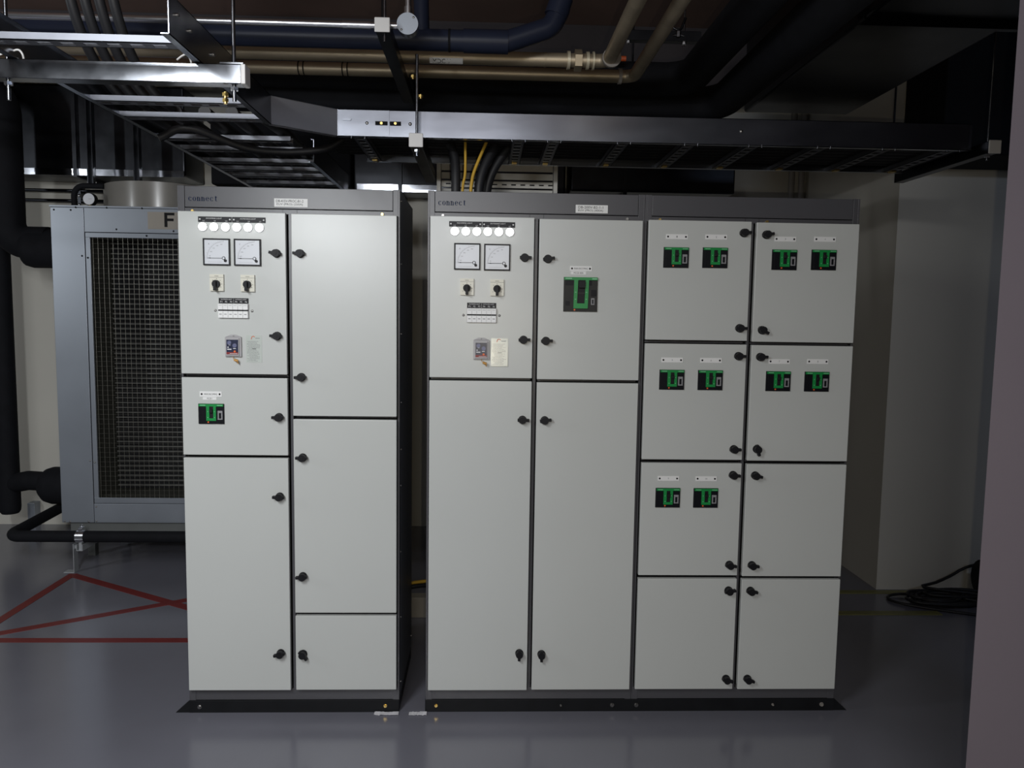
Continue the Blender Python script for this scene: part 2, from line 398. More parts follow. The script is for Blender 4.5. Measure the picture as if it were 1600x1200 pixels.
def meter(parent, cx, cz, letter, nums, label):
    h = 0.048; b = MB(); w = 0.0048
    b.box(cx-h, cx+h, -0.009, 0, cz+h-w, cz+h); b.box(cx-h, cx+h, -0.009, 0, cz-h, cz-h+w)
    b.box(cx-h, cx-h+w, -0.009, 0, cz-h+w, cz+h-w); b.box(cx+h-w, cx+h, -0.009, 0, cz-h+w, cz+h-w)
    o = b.build('panel_meter', LBLACK, parent, 0.0008); o['label'] = label
    d = MB(); d.box(cx-h+w, cx+h-w, -0.005, 0, cz-h+w, cz+h-w)
    hx, hz = cx+0.025, cz-0.022; yy = -0.0054
    for i in range(21):                                            # tick marks on the quarter arc
        a = PI-PI/2*i/20; r0 = 0.0585; r1 = 0.062 if i % 4 else 0.064
        u = Vector((math.cos(a), math.sin(a))); n = Vector((-u.y, u.x))*0.0003
        q = [u*r0-n, u*r0+n, u*r1+n, u*r1-n]
        d.add([(hx+p.x, yy, hz+p.y) for p in q], [(0, 1, 2, 3)], 1)
    for i in range(24):                                            # thin arc
        a0, a1 = PI-PI/2*i/24, PI-PI/2*(i+1)/24
        d.add([(hx+math.cos(a)*r, yy, hz+math.sin(a)*r) for a, r in ((a0, .0582), (a0, .0587), (a1, .0587), (a1, .0582))], [(0, 1, 2, 3)], 1)
    for i, s in enumerate(nums):
        a = PI-PI/2*(i+0.5)/len(nums)*1.0; d.text(s, hx+math.cos(a)*0.050, hz+math.sin(a)*0.050, yy, 0.0026*len(s), 0.0036, 1)
    d.text(letter, cx-0.0275, cz+0.0285, yy, 0.0052, 0.0062, 1)
    d.box(cx-0.032, cx+0.018, yy, yy+.0002, cz-0.0362, cz-0.0357, 1)
    d.build('dial', [DIAL, GREYINK], o)
    n = MB(); n.box(cx-0.033, hx, -0.0068, -0.0062, hz-0.0007, hz+0.0007)
    n.poly([(cx-0.035, hz), (cx-0.022, hz-0.0016), (cx-0.022, hz+0.0016)], -0.0068, -0.0062)
    n.disc(hx, hz, 0.0062, -0.0072, -0.005, 0, 20); n.disc(hx, hz, 0.0042, -0.0076, -0.0072, 1, 20)
    n.build('needle', [INK, DIAL], o)
    MB().disc(cx+0.031, cz-0.031, 0.0052, -0.0085, -0.005, 0, 16).build('zero_screw', LBLACK, o)
    return o
def rotary(parent, cx, cz, lean=0.0):
    b = MB(); b.box(cx-.0245, cx+.0245, -0.011, 0, cz-.0300, cz+.0300)
    b.box(cx-.0245, cx+.0245, -0.0113, -0.011, cz+.0186, cz+.0194, 1); b.box(cx-.007, cx+.007, -0.0113, -0.011, cz+.0232, cz+.0244, 1)
    for a in (90, 45, 0, 135, 215, -35): b.box(cx+.0185*math.cos(D2R(a))-.0012, cx+.0185*math.cos(D2R(a))+.0012, -0.0113, -0.011, cz-.005+.0185*math.sin(D2R(a))-.001, cz-.005+.0185*math.sin(D2R(a))+.001, 1)
    o = b.build('rotary_switch', [CREAMP, INK], parent, 0.0022, 2)
    k = MB(); z = cz-.0045; k.disc(cx, z, 0.0138, -0.022, -0.010, 0, 28)
    k.box(cx-.0048, cx+.0048, -0.036, -0.011, z-.0245, z+.010)
    k.build('switch_knob', KNOB, o, 0.0015)
    return o
def lamp_row(parent, x0, x1, ztop, xs, zl):
    xm = (x0+x1)/2
    for a, b_, s in ((x0, xm-.0006, 'INCOMING LIGHT'), (xm+.0006, x1, 'OUTGOING LIGHT')):
        o = MB().box(a, b_, -0.0018, 0, ztop-.0195, ztop).build('lamp_label', LBLACK, parent, 0.0004)
        t = MB(); t.text(s, (a+b_)/2-.003, ztop-.0062, -0.0021, 0.056, 0.0042)
        for i in range(3): t.text('L%d' % (i+1), a+.020+.040*i, ztop-.0150, -0.0021, 0.0058, 0.0044)
        t.build('lettering', WINK, o)
        for s2 in (a+.0065, b_-.0065): MB().dome((s2, -0.0015, ztop-.0092), (0, -1, 0), 0.0030, 0.0018, 0, 12, 3).build('screw', WINK, o)
    for x in xs:
        r = MB().disc(x, zl, 0.0155, -0.006, 0, 0, 28, 0.0162).build('indicator_light', LRING, parent)
        MB().dome((x, -0.006, zl), (0, -1, 0), 0.0146, 0.009, 0, 26, 6).build('lens', LAMP, r)
def fuse_row(parent, x0, zt):
    w = 0.107
    o = MB().box(x0, x0+w, -0.0018, 0, zt-.0195, zt).build('fuse_label', LBLACK, parent, 0.0004)
    t = MB()
    for k in (0, 1):
        t.text(('INCOMING LIGHT', 'OUTGOING LIGHT')[k], x0+w*(.26+.48*k), zt-.0050, -0.0021, 0.040, 0.0036)
        for i in range(3): t.text('F%d' % (i+1+3*k), x0+w*(k*.5+.085+.165*i), zt-.0135, -0.0021, 0.0068, 0.0058)
    t.box(x0+w/2-.0003, x0+w/2+.0003, -0.0021, -0.0018, zt-.0185, zt-.002)
    t.build('lettering', WINK, o)
    f = MB().box(x0-.0015, x0+w+.0015, -0.004, 0, zt-.0725, zt-.0205).build('fuse_carrier', RELAYF, parent, 0.0006)
    for i in range(6):
        a = x0+i*w/6+.0004; b_ = x0+(i+1)*w/6-.0004; zc = zt-.0445
        b = MB(); b.box(a, b_, -0.014, -0.003, zc+.0025, zt-.0215); b.box(a, b_, -0.0125, -0.003, zt-.0718, zc-.0025)
        b.box(a, b_, -0.0105, -0.003, zc-.0025, zc+.0025, 1)
        b.box(a+.003, b_-.003, -0.0143, -0.014, zt-.0275, zt-.0265, 2); b.box(a+.004, b_-.004, -0.0128, -0.0125, zt-.060, zt-.0575, 2)
        b.build('fuse_holder', [WHITE, INK, GREYINK], f, 0.0006)
    for s in (x0-.013, x0+w+.012): MB().dome((s, 0, zt-.046), (0, -1, 0), 0.0048, 0.0035, 0, 14, 3).build('screw', SCREW, f)
def relay(parent, cx, cz):
    b = MB(); h, w = 0.036, 0.0295
    b.box(cx-w, cx+w, -0.010, 0, cz-h, cz+h)
    b.box(cx-w+.004, cx+w-.006, -0.016, -0.010, cz-h+.004, cz+h-.004)
    b.poly([(cx-w, cz+h), (cx+w, cz+h), (cx+w*.35, cz+h+.0085), (cx-w*.35, cz+h+.0085)], -0.004, 0)
    o = b.build('protection_relay', RELAYF, parent, 0.0015)
    f = MB(); x0, x1, z0, z1 = cx-.0215, cx+.0205, cz-.0265, cz+.0265
    f.box(x0, x1, -0.0175, -0.016, z0, z1, 0)
    f.disc(x0+.011, z1-.011, 0.0075, -0.0205, -0.0175, 1, 18); f.disc(x0+.030, z1-.021, 0.0075, -0.0205, -0.0175, 1, 18)
    f.box(x0+.003, x0+.018, -0.018, -0.0175, z0+.0165, z0+.020, 2); f.disc(x0+.006, z0+.0255, .0025, -0.0182, -0.0175, 2, 12)
    f.box(x0+.024, x0+.034, -0.018, -0.0175, z0+.020, z0+.0225, 2); f.box(x0+.008, x0+.015, -0.018, -0.0175, z0+.033, z0+.0345, 2)
    f.box(x0, x1, -0.0179, -0.0175, z0, z0+.008, 3); f.disc(x0+.030, z0+.0105, 0.0040, -0.0195, -0.0175, 4, 16)
    f.box(x0+.012, x1-.002, -0.0182, -0.0179, z0+.002, z0+.0034, 2)
    f.build('relay_face', [RELAYB, RELAYS, WINK, DRED, ORANGE], o)
    MB().dome((cx, -0.003, cz+h+.0045), (0, -1, 0), .003, .002, 0, 12, 3).build('screw', SCREW, o)
    s = MB(); s.tube(spline([(cx, -.012, cz-h+.002), (cx+.003, -.016, cz-h-.007), (cx+.010, -.016, cz-h-.012), (cx+.016, -.014, cz-h-.017)], 5), .0011, 0, 6)
    s.cyl((cx+.006, -.018, cz-h-.010), (cx+.020, -.018, cz-h-.015), .0048, 0, 10)
    s.cyl((cx+.016, -.016, cz-h-.012), (cx+.019, -.016, cz-h-.024), .0022, 0, 8)
    s.build('wire_seal', SEAL, o)
    return o
def card(parent, x0, x1, z0, z1, lift=0.0):
    def tilt_to_flash(mb):                                                # lower edge lifted so that the card face catches the flash
        mb.v = [(x, y-lift*(z1-z)/(z1-z0) if y < -.0005 else y, z) for x, y, z in mb.v]; return mb
    o = tilt_to_flash(MB().box(x0, x1, -0.0012, 0, z0, z1)).build('instruction_card', PAPER, parent)
    b = MB(); rnd = random.Random(9); w = x1-x0; z = z1-.022
    while z > z0+.004:
        x = x0+.004+(rnd.random()*.01 if rnd.random() < .4 else 0); e = x1-.005-rnd.random()*.018
        while x < e:
            l = .002+rnd.random()*.006; b.box(x, min(x+l, e), -0.0014, -0.0012, z, z+.0012, 0); x += l+.0012
        z -= .0040
    b.box(x0+w*.40, x0+w*.64, -0.0014, -0.0012, z0+.049, z0+.0508, 2)
    b.tube(spline([(x0+w*.34, -.0013, z1-.014), (x0+w*.38, -.0013, z1-.006), (x0+w*.46, -.0013, z1-.003), (x0+w*.56, -.0013, z1-.006)], 5), .0012, 1, 6)
    b.box(x0+w*.60, x0+w*.88, -0.0014, -0.0012, z1-.0112, z1-.0092, 0)
    tilt_to_flash(b).build('printing', [GREYINK, ORANGE, INK], o)
    return o
def connect_logo(parent, x0, x1, z0, z1, y):
    """lower case serif word, drawn with thick stems and thin joins"""
    H = (z1-z0)*.80; W = (x1-x0)/7.0; b = MB(); t = y-.0012
    def stem(cx, h, w=.0033, base=0): b.box(cx-w/2, cx+w/2, t, y, z0+base, z0+h)
    def serif(cx, z, w=.0062): b.box(cx-w/2, cx+w/2, t, y, z, z+.0011)
    def arc(cx, cz, rx, rz, a0, a1, n=22, thick=.0034, thin=.0014):
        P = []
        for i in range(n+1):
            a = D2R(a0+(a1-a0)*i/n); th = thin+(thick-thin)*abs(math.cos(a))**1.3
            P.append((cx+(rx)*math.cos(a), z0+cz+rz*math.sin(a), cx+(rx-th)*math.cos(a), z0+cz+(rz-th*.55)*math.sin(a)))
        for i in range(n):
            A, B = P[i], P[i+1]
            b.add([(A[0], t, A[1]), (B[0], t, B[1]), (B[2], t, B[3]), (A[2], t, A[3]), (A[0], y, A[1]), (B[0], y, B[1])], [(0, 3, 2, 1), (0, 1, 5, 4)], 0)
    for i, ch in enumerate('connect'):
        cx = x0+W*(i+.5)
        if ch == 'o': arc(cx, H/2, W*.40, H/2, 0, 360, 36)
        if ch in 'ce':
            arc(cx, H/2, W*.38, H/2, 42 if ch == 'c' else 0, 325, 30)
            if ch == 'c': b.disc(cx+W*.24, z0+H*.80, .0014, t, y, 0, 12)
            else: b.box(cx-W*.28, cx+W*.38, t, y, z0+H*.52, z0+H*.52+.0010)
        if ch == 'n':
            stem(cx-W*.24, H); stem(cx+W*.22, H*.70); arc(cx-.0002, H*.62, W*.22+.0014, H*.38, 0, 180, 16, .0032, .0016)
            serif(cx-W*.24, z0); serif(cx+W*.22, z0); b.box(cx-W*.24-.003, cx-W*.24, t, y, z0+H-.0011, z0+H)
        if ch == 't':
            stem(cx-W*.05, H*1.25, base=.0018); b.box(cx-W*.28, cx+W*.26, t, y, z0+H-.0011, z0+H); arc(cx+W*.10, H*.16, W*.22, H*.16, 180, 320, 12, .0020, .0010)
    return b.build('logo_lettering', BLUEINK, parent)

def carcass(root, x0, x1, depth, cols, splits, shared_left=False, shared_right=False):
    """x0..x1 outer width, cols = [(door x0, door x1)], splits = door gap heights per column"""
    Y0 = 0.024; pw = 0.0245; xm = (cols[0][1]+cols[1][0])/2
    b = MB()                                                     # corner posts, centre mullion and rails in one welded frame
    ew = .0065
    for xa, xb, xc in ((x0, x0+ew, x0+pw), (x1-ew, x1, x1-pw)):
        b.box(xa, xb, Y0, Y0+.05, 0.048, ZT)
        xi = xb if xc > xb else xa
        b.box(xi, xc, Y0, Y0+.05, 1.8895, ZT); b.box(xi, xc, Y0, Y0+.05, 0.048, 0.0965)
    b.box(xm-.0055, xm+.0055, Y0+.001, Y0+.04, 0.0935, 1.889)
    b.box(x0+pw, x1-pw, Y0+.0025, Y0+.05, 1.889, 1.9065); b.box(x0+pw, x1-pw, Y0+.02, Y0+.05, ZT-.012, ZT)
    b.box(xm-.026, xm-.025, Y0+.0018, Y0+.003, 1.892, 1.9065, 1); b.box(xm+.025, xm+.026, Y0+.0018, Y0+.003, 1.892, 1.9065, 1)
    b.build('frame', [FRAME, GASKET], root, 0.001)
    g = MB(); g.box(x0+.006, x1-.006, Y0+.034, Y0+.040, 0.09, 1.9)      # gasket seen in the gaps between the doors
    g.build('door_seal', GASKET, root)
    for (a, b_), zs in zip(cols, splits):
        for z in zs: MB().box(a+.004, b_-.004, Y0+.012, Y0+.034, z-.0035, z+.0035).build('door_crossbar', FRAME, root)
    MB().box(x0+pw+.001, x1-pw-.001, Y0+.001, Y0+.012, 1.909, ZT-.001).build('fascia_panel', FRAME, root, 0.0012)
    MB().box(x0+.013, x1-.013, Y0+.002, Y0+.03, 0.0485, 0.0935).build('kick_panel', FRAME, root, 0.0012)
    for s, x in ((-1, x0), (1, x1)):
        p = MB().box(x if s < 0 else x-.0025, x+.0025 if s < 0 else x, Y0+.03, depth, 0.05, ZT-.002)
        q = p.build('side_panel', SIDE, root)
        if (s > 0 and not shared_right) or (s < 0 and not shared_left):
            for yy in (Y0+.045, depth-.02):
                for zz in (0.10, 0.36, 0.62, 0.88, 1.02, 1.20, 1.46, 1.72, 1.95):
                    if yy > .2 and zz in (.36, .88, 1.2): continue
                    MB().cyl((x, yy, zz), (x+s*.0025, yy, zz), .0032, 0, 8).build('rivet', SCREW, q)
    MB().box(x0+.003, x1-.003, Y0+.05, depth, ZT-.004, ZT-.001).build('roof_panel', SIDE, root)
    MB().box(x0+.003, x1-.003, depth-.004, depth, 0.05, ZT-.004).build('back_panel', SIDE, root)
    for x in (cols[0][0]+.045, cols[1][0]+.045 if shared_left else cols[1][1]-.055):
        MB().disc(x, 1.8955, .0048, Y0-.006, Y0+.004, 0, 14).build('hinge_pin', BRASS if not shared_right else SCREW, root)

CG = 'grey switchgear cabinets in a row'
# --- cabinet on the left (two columns of doors)
A0, A1, B0, B1 = -0.9035, -0.5205, -0.5005, -0.1205
c1 = thing('switchgear_cabinet', (-0.512, 0.26, 0.048), 'leftmost grey switchgear cabinet standing alone beyond the gap, its nameplate ending in PROC', 'cabinet', CG)
carcass(c1, -0.912, -0.112, 0.52, [(A0, A1), (B0, B1)], [(1.2995, 1.0), (1.148, 0.3975)])
door(c1, A0, A1, 1.306, 1.8915, [(-0.553, 1.746, 172), (-0.554, 1.448, 178)])
door(c1, A0, A1, 1.0055, 1.2925, [(-0.551, 1.149, 180)])
door(c1, A0, A1, 0.099, 0.9945, [(-0.552, 0.851, 180), (-0.556, 0.247, 194)])
door(c1, B0, B1, 1.154, 1.8895, [(-0.468, 1.747, 178), (-0.468, 1.298, 182)])
door(c1, B0, B1, 0.4035, 1.1415, [(-0.466, 0.999, 180), (-0.470, 0.547, 186)])
door(c1, B0, B1, 0.100, 0.3915, [(-0.472, 0.244, -48)])
lamp_row(c1, -0.831, -0.591, 1.873, [-0.814, -0.774, -0.733, -0.693, -0.653, -0.6125], 1.8365)
meter(c1, -0.766, 1.7475, 'A', ('50', '100', '150', '200', '250'), 'square ammeter marked A with white dial')
meter(c1, -0.656, 1.7475, 'V', ('100', '200', '300', '400', '500'), 'square voltmeter marked V with white dial')
rotary(c1, -0.7665, 1.6375); rotary(c1, -0.656, 1.637)
fuse_row(c1, -0.763, 1.583)
relay(c1, -0.712, 1.406); card(c1, -0.668, -0.611, 1.350, 1.4485)
plate_label(c1, -0.799, 1.2315, 'MAIN INCOMING', 0.047, ink=INK, w=.080, h=.020)
plate_label(c1, -0.803, 1.2155, 'MCCB 1', 0.018, w=.050, h=.011, screws=False, ink=INK)
small_breaker(c1, -0.797, 1.159)
nameplate(c1, -0.566, -0.4455, 1.9155, 1.9455, 0.0248, [('DB-415V-PROC-B1-2', 0.098), ('EUV (PRO) (250A)', 0.094)])
connect_logo(c1, -0.875, -0.767, 1.9310, 1.9490, 0.0248)

# --- middle cabinet
C0, C1, Dd0, Dd1 = 0.0, 0.380, 0.3985, 0.7785
c2 = thing('switchgear_cabinet', (0.39, 0.26, 0.048), 'middle grey switchgear cabinet with one big green and black breaker at upper right', 'cabinet', CG)
carcass(c2, -0.010, 0.7895, 0.52, [(C0, C1), (Dd0, Dd1)], [(1.2975,), (1.2945,)], shared_right=True)
door(c2, C0, C1, 1.303, 1.8915, [(0.346, 1.746, 0), (0.346, 1.446, 2)])
door(c2, C0, C1, 0.0965, 1.2915, [(0.347, 1.148, 0), (0.349, 0.246, -92)])
door(c2, Dd0, Dd1, 1.300, 1.888, [(0.431, 1.743, 8), (0.429, 1.443, 3)])
door(c2, Dd0, Dd1, 0.098, 1.2885, [(0.430, 1.147, 8), (0.434, 0.242, -90)])
lamp_row(c2, 0.069, 0.309, 1.873, [0.090, 0.130, 0.170, 0.210, 0.250, 0.290], 1.8370)
meter(c2, 0.136, 1.7465, 'A', ('100', '200', '300', '400', '500'), 'square ammeter marked A with white dial')
meter(c2, 0.245, 1.7455, 'V', ('50', '100', '150', '200', '250'), 'square voltmeter marked V with white dial')
rotary(c2, 0.136, 1.6365); rotary(c2, 0.246, 1.6355)
fuse_row(c2, 0.137, 1.5795)
relay(c2, 0.191, 1.407); card(c2, 0.227, 0.289, 1.347, 1.450, 0.0044)
plate_label(c2, 0.5535, 1.7100, 'MAIN INCOMING', 0.050, ink=INK)
plate_label(c2, 0.545, 1.6940, 'MCCB 400A', 0.036, w=.056, h=.012, screws=False, ink=INK)
big_breaker(c2, 0.5535, 1.6155)
nameplate(c2, 0.532, 0.651, 1.9145, 1.9440, 0.0248, [('DB-200V-B2-1-1', 0.092), ('EUV (PRO) (400A)', 0.092)])
connect_logo(c2, 0.026, 0.131, 1.9330, 1.9520, 0.0248)

# --- cabinet on the right
E0, E1, F0, F1 = 0.800, 1.182, 1.201, 1.586
c3 = thing('switchgear_cabinet', (1.192, 0.26, 0.048), 'rightmost grey switchgear cabinet with eight doors and ten small breakers', 'cabinet', CG)
carcass(c3, 0.7905, 1.595, 0.52, [(E0, E1), (F0, F1)], [(1.4455, 0.9955, 0.5465), (1.4440, 0.9935, 0.5440)], shared_left=True)
EZ = [(1.4525, 1.892), (1.002, 1.439), (0.553, 0.989), (0.099, 0.540)]
FZ = [(1.450, 1.890), (1.000, 1.438), (0.550, 0.987), (0.098, 0.538)]
EL = [[(1.153, 1.850, 2), (1.151, 1.500, 0)], [(1.151, 1.396, 0), (1.148, 1.044, 0)], [(1.149, 0.945, -2), (1.149, 0.596, -6)], [(1.150, 0.495, 10), (1.154, 0.142, -16)]]
FL = [[(1.237, 1.845, 8), (1.236, 1.494, -30)], [(1.234, 1.394, 2), (1.236, 1.045, -76)], [(1.234, 0.944, -10), (1.236, 0.595, -4)], [(1.235, 0.494, -6), (1.238, 0.142, -16)]]
for (z0, z1), l in zip(EZ, EL): door(c3, E0, E1, z0, z1, l)
for (z0, z1), l in zip(FZ, FL): door(c3, F0, F1, z0, z1, l)
BR = [(0.904, 1.756, 0.905, 1.832), (1.049, 1.7575, 1.051, 1.8335), (1.308, 1.7545, 1.309, 1.8305), (1.456, 1.7565, 1.458, 1.8325),
      (0.903, 1.3045, 0.9025, 1.378), (1.048, 1.3045, 1.049, 1.3785), (1.3055, 1.3035, 1.307, 1.3775), (1.4525, 1.3035, 1.4535, 1.379),
      (0.9025, 0.856, 0.903, 0.9295), (1.0475, 0.856, 1.0475, 0.9295)]
for i, (bx, bz, lx, lz) in enumerate(BR):
    small_breaker(c3, bx, bz); plate_label(c3, lx, lz, '%d' % (i+1), 0.004 if i < 9 else .007)

# --- black base frames under the cabinets
def base_frame(x0, x1, label, bolts, wl, wr, top):
    root = thing('base_frame', ((x0+x1)/2, 0.27, 0), label, 'base frame', 'black base frames under the cabinets')
    b = MB(); b.box(x0, x1, 0.020, 0.060, 0, top); b.box(x0, x1, 0.46, 0.50, 0, top); b.box(x0, x0+.04, .06, .46, 0, top); b.box(x1-.04, x1, .06, .46, 0, top)
    b.build('channel', BASE, root, 0.001)
    for s, x, on in ((-1, x0, wl), (1, x1, wr)):
        if on:                                                   # triangular gusset at the end of the channel
            w = MB(); w.poly([(x, 0), (x+s*.052, 0), (x, top)] if s > 0 else [(x, 0), (x, top), (x+s*.052, 0)], 0.022, 0.030); w.build('gusset', BASE, root)
    for x, z, m, r in bolts: bolt(root, x, z, 0.0195, m, r)
    return root
base_frame(-0.912, -0.112, 'black steel base frame under the leftmost cabinet', [(-0.872, 0.024, SCREW, .006), (-0.165, 0.026, BRASS, .005)], True, False, 0.048)
base_frame(-0.012, 1.597, 'black steel base frame shared by the middle and rightmost cabinets', [(0.031, 0.026, BRASS, .005), (0.515, 0.026, SCREW, .003), (0.716, 0.026, SCREW, .006), (0.811, 0.026, SCREW, .006), (1.351, 0.026, GREYPIPE, .0035), (1.546, 0.026, GREYPIPE, .006)], False, True, 0.048)

# --- scraps of white tape on the floor by the two plinths
def scrap(x0, x1, y, label, n):
    b = MB(); rnd = random.Random(n); k = 14; v = []
    for i in range(k+1):
        x = x0+(x1-x0)*i/k; v += [(x, y-.010-rnd.random()*.004, .0012+rnd.random()*.003), (x, y+.006+rnd.random()*.003, .003+rnd.random()*.003)]
    top = [(a, b_, c+.0012) for a, b_, c in v]
    fs = [(2*i, 2*i+2, 2*i+3, 2*i+1) for i in range(k)]
    b.add(v+top, [tuple(reversed(f)) for f in fs]+[tuple(j+len(v) for j in f) for f in fs])
    n2 = len(v)
    b.add(v+top, [(2*i, n2+2*i, n2+2*i+2, 2*i+2) for i in range(k)]+[(2*i+1, 2*i+3, n2+2*i+3, n2+2*i+1) for i in range(k)])
    return tag(b.build('tape_scrap', TAPEW), label, 'tape', 'white tape scraps on the floor')
scrap(-0.205, -0.112, 0.006, 'crumpled white tape scrap on the floor under the leftmost cabinet corner', 1)
scrap(-0.072, -0.004, 0.004, 'short white tape scrap on the floor at the corner of the middle cabinet', 2)
#PART2
# ------------------------------------------------------------------ air handling unit behind the left cabinet
ah = thing('air_handling_unit', (-1.33, 2.1, 0), 'big sheet metal air unit with wire guard and letter F sticker behind the leftmost cabinet', 'air unit')
ax0, ax1, ay0, ay1, az0, az1 = -2.301, -0.36, 1.74, 2.46, 0.266, 2.127
b = MB(); b.box(ax0, ax0+.03, ay0+.012, ay1, az0, az1); b.box(ax1-.03, ax1, ay0+.012, ay1, az0, az1)
b.box(ax0+.03, ax1-.03, ay0+.012, ay1, az1-.02, az1-.002); b.box(ax0+.03, ax1-.03, ay1-.02, ay1, az0, az1-.02); b.box(ax0+.03, ax1-.03, ay0+.012, ay1-.02, az0, az0+.02)
b.build('casing', AHUM, ah)
cxl = -2.112                                     # seam right of the corner panel
MB().box(ax0, cxl-.002, ay0, ay0+.012, az0, az1-.012).build('corner_panel', AHUM, ah, 0.0015)
MB().box(cxl+.001, ax1, ay0, ay0+.012, 1.977, az1-.012).build('header_panel', AHUM, ah, 0.0015)
MB().box(cxl+.001, ax1, ay0, ay0+.012, az0, 0.381).build('sill_panel', AHUM, ah, 0.0015)
MB().box(ax0-.004, ax1, ay0-.004, ay0+.03, az1-.010, az1).build('top_flange', AHUM, ah, 0.001)
b = MB(); gx0, gx1, gz0, gz1 = -2.083, -0.42, 0.416, 1.947
b.box(cxl+.003, ax1, ay0+.002, ay0+.014, gz1, 1.974); b.box(cxl+.003, ax1, ay0+.002, ay0+.014, 0.384, gz0)
b.box(cxl+.003, gx0, ay0+.002, ay0+.014, gz0, gz1); b.box(gx1, ax1, ay0+.002, ay0+.014, gz0, gz1)
b.build('guard_frame', AHUM, ah, 0.001)
b = MB()
b.box(gx0-.02, gx0, ay0+.014, ay0+.27, gz0-.02, gz1+.02); b.box(gx1, gx1+.02, ay0+.014, ay0+.27, gz0-.02, gz1+.02)
b.box(gx0, gx1, ay0+.014, ay0+.27, gz1, gz1+.02); b.box(gx0, gx1, ay0+.014, ay0+.27, gz0-.02, gz0)
b.build('recess_lining', RECM, ah)
b = MB(); b.box(gx0-.02, gx1+.02, ay0+.27, ay0+.30, gz0-.02, gz1+.02, 0)
z = gz0+.02
while z < gz1:
    b.box(gx0, gx1, ay0+.250, ay0+.27, z, z+.0075, 1); z += 0.0305
b.build('cooling_coil', [COILM, FINM], ah)
b = MB(); x = gx0+.012
while x < gx1: b.cyl((x, ay0+.010, gz0), (x, ay0+.010, gz1), .0011, 0, 6); x += 0.0285
z = gz0+.015
while z < gz1: b.cyl((gx0, ay0+.0135, z), (gx1, ay0+.0135, z), .0004, 0, 6); z += 0.0285
b.build('wire_guard', WIREM, ah)
b = MB(); b.box(-2.262, ax1, ay0+.02, ay0+.07, 0.198, 0.2655); b.box(-2.262, ax1, ay1-.08, ay1-.03, 0.198, 0.2655)
b.build('base_beam', BEAMG, ah)
for lx in (-2.235, -1.3, -0.45):
    for ly in (ay0+.22, ay1-.06):
        MB().box(lx-.022, lx+.022, ly-.022, ly+.022, 0, 0.198).build('leg', BEAMG, ah, 0.001)
for sx, sz in ((-2.28, 2.10), (-2.185, 2.10), (-2.13, 1.84), (-2.098, 1.83), (-2.155, 2.116), (-1.98, 2.117), (-1.78, 2.117), (-1.93, 1.995), (-1.605, 1.99), (-1.76, 1.961), (-2.125, 0.64), (-2.099, 0.63), (-2.285, .272), (-2.255, .272), (-2.145, .272), (-2.10, .275), (-2.098, .362)):
    MB().dome((sx, ay0-.003 if sz > 2.11 else ay0, sz), (0, -1, 0), .0055, .003, 0, 10, 3).build('screw', SCREW if sz < 1 else INK, ah)
s = MB().box(-1.750, -1.15, ay0-.0015, ay0, 2.000, 2.098).build('sticker', STICK, ah)
b = MB(); fx, fz = -1.655, 2.013
b.box(fx, fx+.017, ay0-.0022, ay0-.0015, fz, fz+.082); b.box(fx+.017, fx+.058, ay0-.0022, ay0-.0015, fz+.067, fz+.082); b.box(fx+.017, fx+.053, ay0-.0022, ay0-.0015, fz+.034, fz+.049)
b.build('letter', INK, s)
b = MB(); b.cyl((-1.80, 2.10, az1), (-1.80, 2.10, az1+.150), 0.335, 0, 48); b.dome((-1.80, 2.10, az1+.150), (0, 0, 1), 0.335, 0.015, 0, 48, 4)
b.build('fan_drum', DRUMM, ah)
MB().dome((-1.93, 2.16, az1+.158), (0, 0, 1), 0.10, 0.045, 0, 24, 5).build('drum_cap', FOAM, ah)

g = thing('pressure_gauge', (-2.108, 1.80, 2.127), 'small round white pressure gauge standing on top of the air unit', 'gauge')
b = MB(); b.disc(-2.108, 2.172, .036, 1.795, 1.83, 0, 28); b.build('case', INK, g)
b = MB(); b.disc(-2.108, 2.172, .0325, 1.7935, 1.795, 0, 28); b.box(-2.110, -2.090, 1.793, 1.7936, 2.1715, 2.1725, 1); b.build('dial', [DIAL, INK], g)
MB().cyl((-2.108, 1.81, 2.1275), (-2.108, 1.81, 2.14), .010, 0, 12).build('stem', BRASS, g)

tag(MB().tube(fillet([(-2.245, 1.9, 2.127), (-2.245, 1.9, 2.262), (-2.068, 1.9, 2.262)], .06, 8), .017, 0, 12).build('insulated_hose', FOAM), 'thin black hose bending over the top of the air unit into the drum', 'hose')
for zz, lab in ((2.335, 'upper of two thin steel pipes running along the back wall at the left'), (2.268, 'lower of two thin steel pipes running along the back wall at the left')):
    tag(MB().cyl((-4.6, 2.60, zz), (-2.0, 2.60, zz), .011, 0, 12).build('thin_pipe', GALVD), lab, 'pipe', 'thin pipes on the back wall')
cl = thing('pipe_hanger', (-2.56, 2.60, 2.25), 'small bright hanger clamp holding the two thin pipes on the back wall', 'pipe clamp')
MB().box(-2.575, -2.555, 2.585, 2.65, 2.25, 2.36).build('strap', GALVD, cl)
for zz in (2.30, 2.24): MB().dome((-2.565, 2.586, zz), (0, -1, 0), .012, .012, 0, 12, 4).build('bolt', ALU, cl)

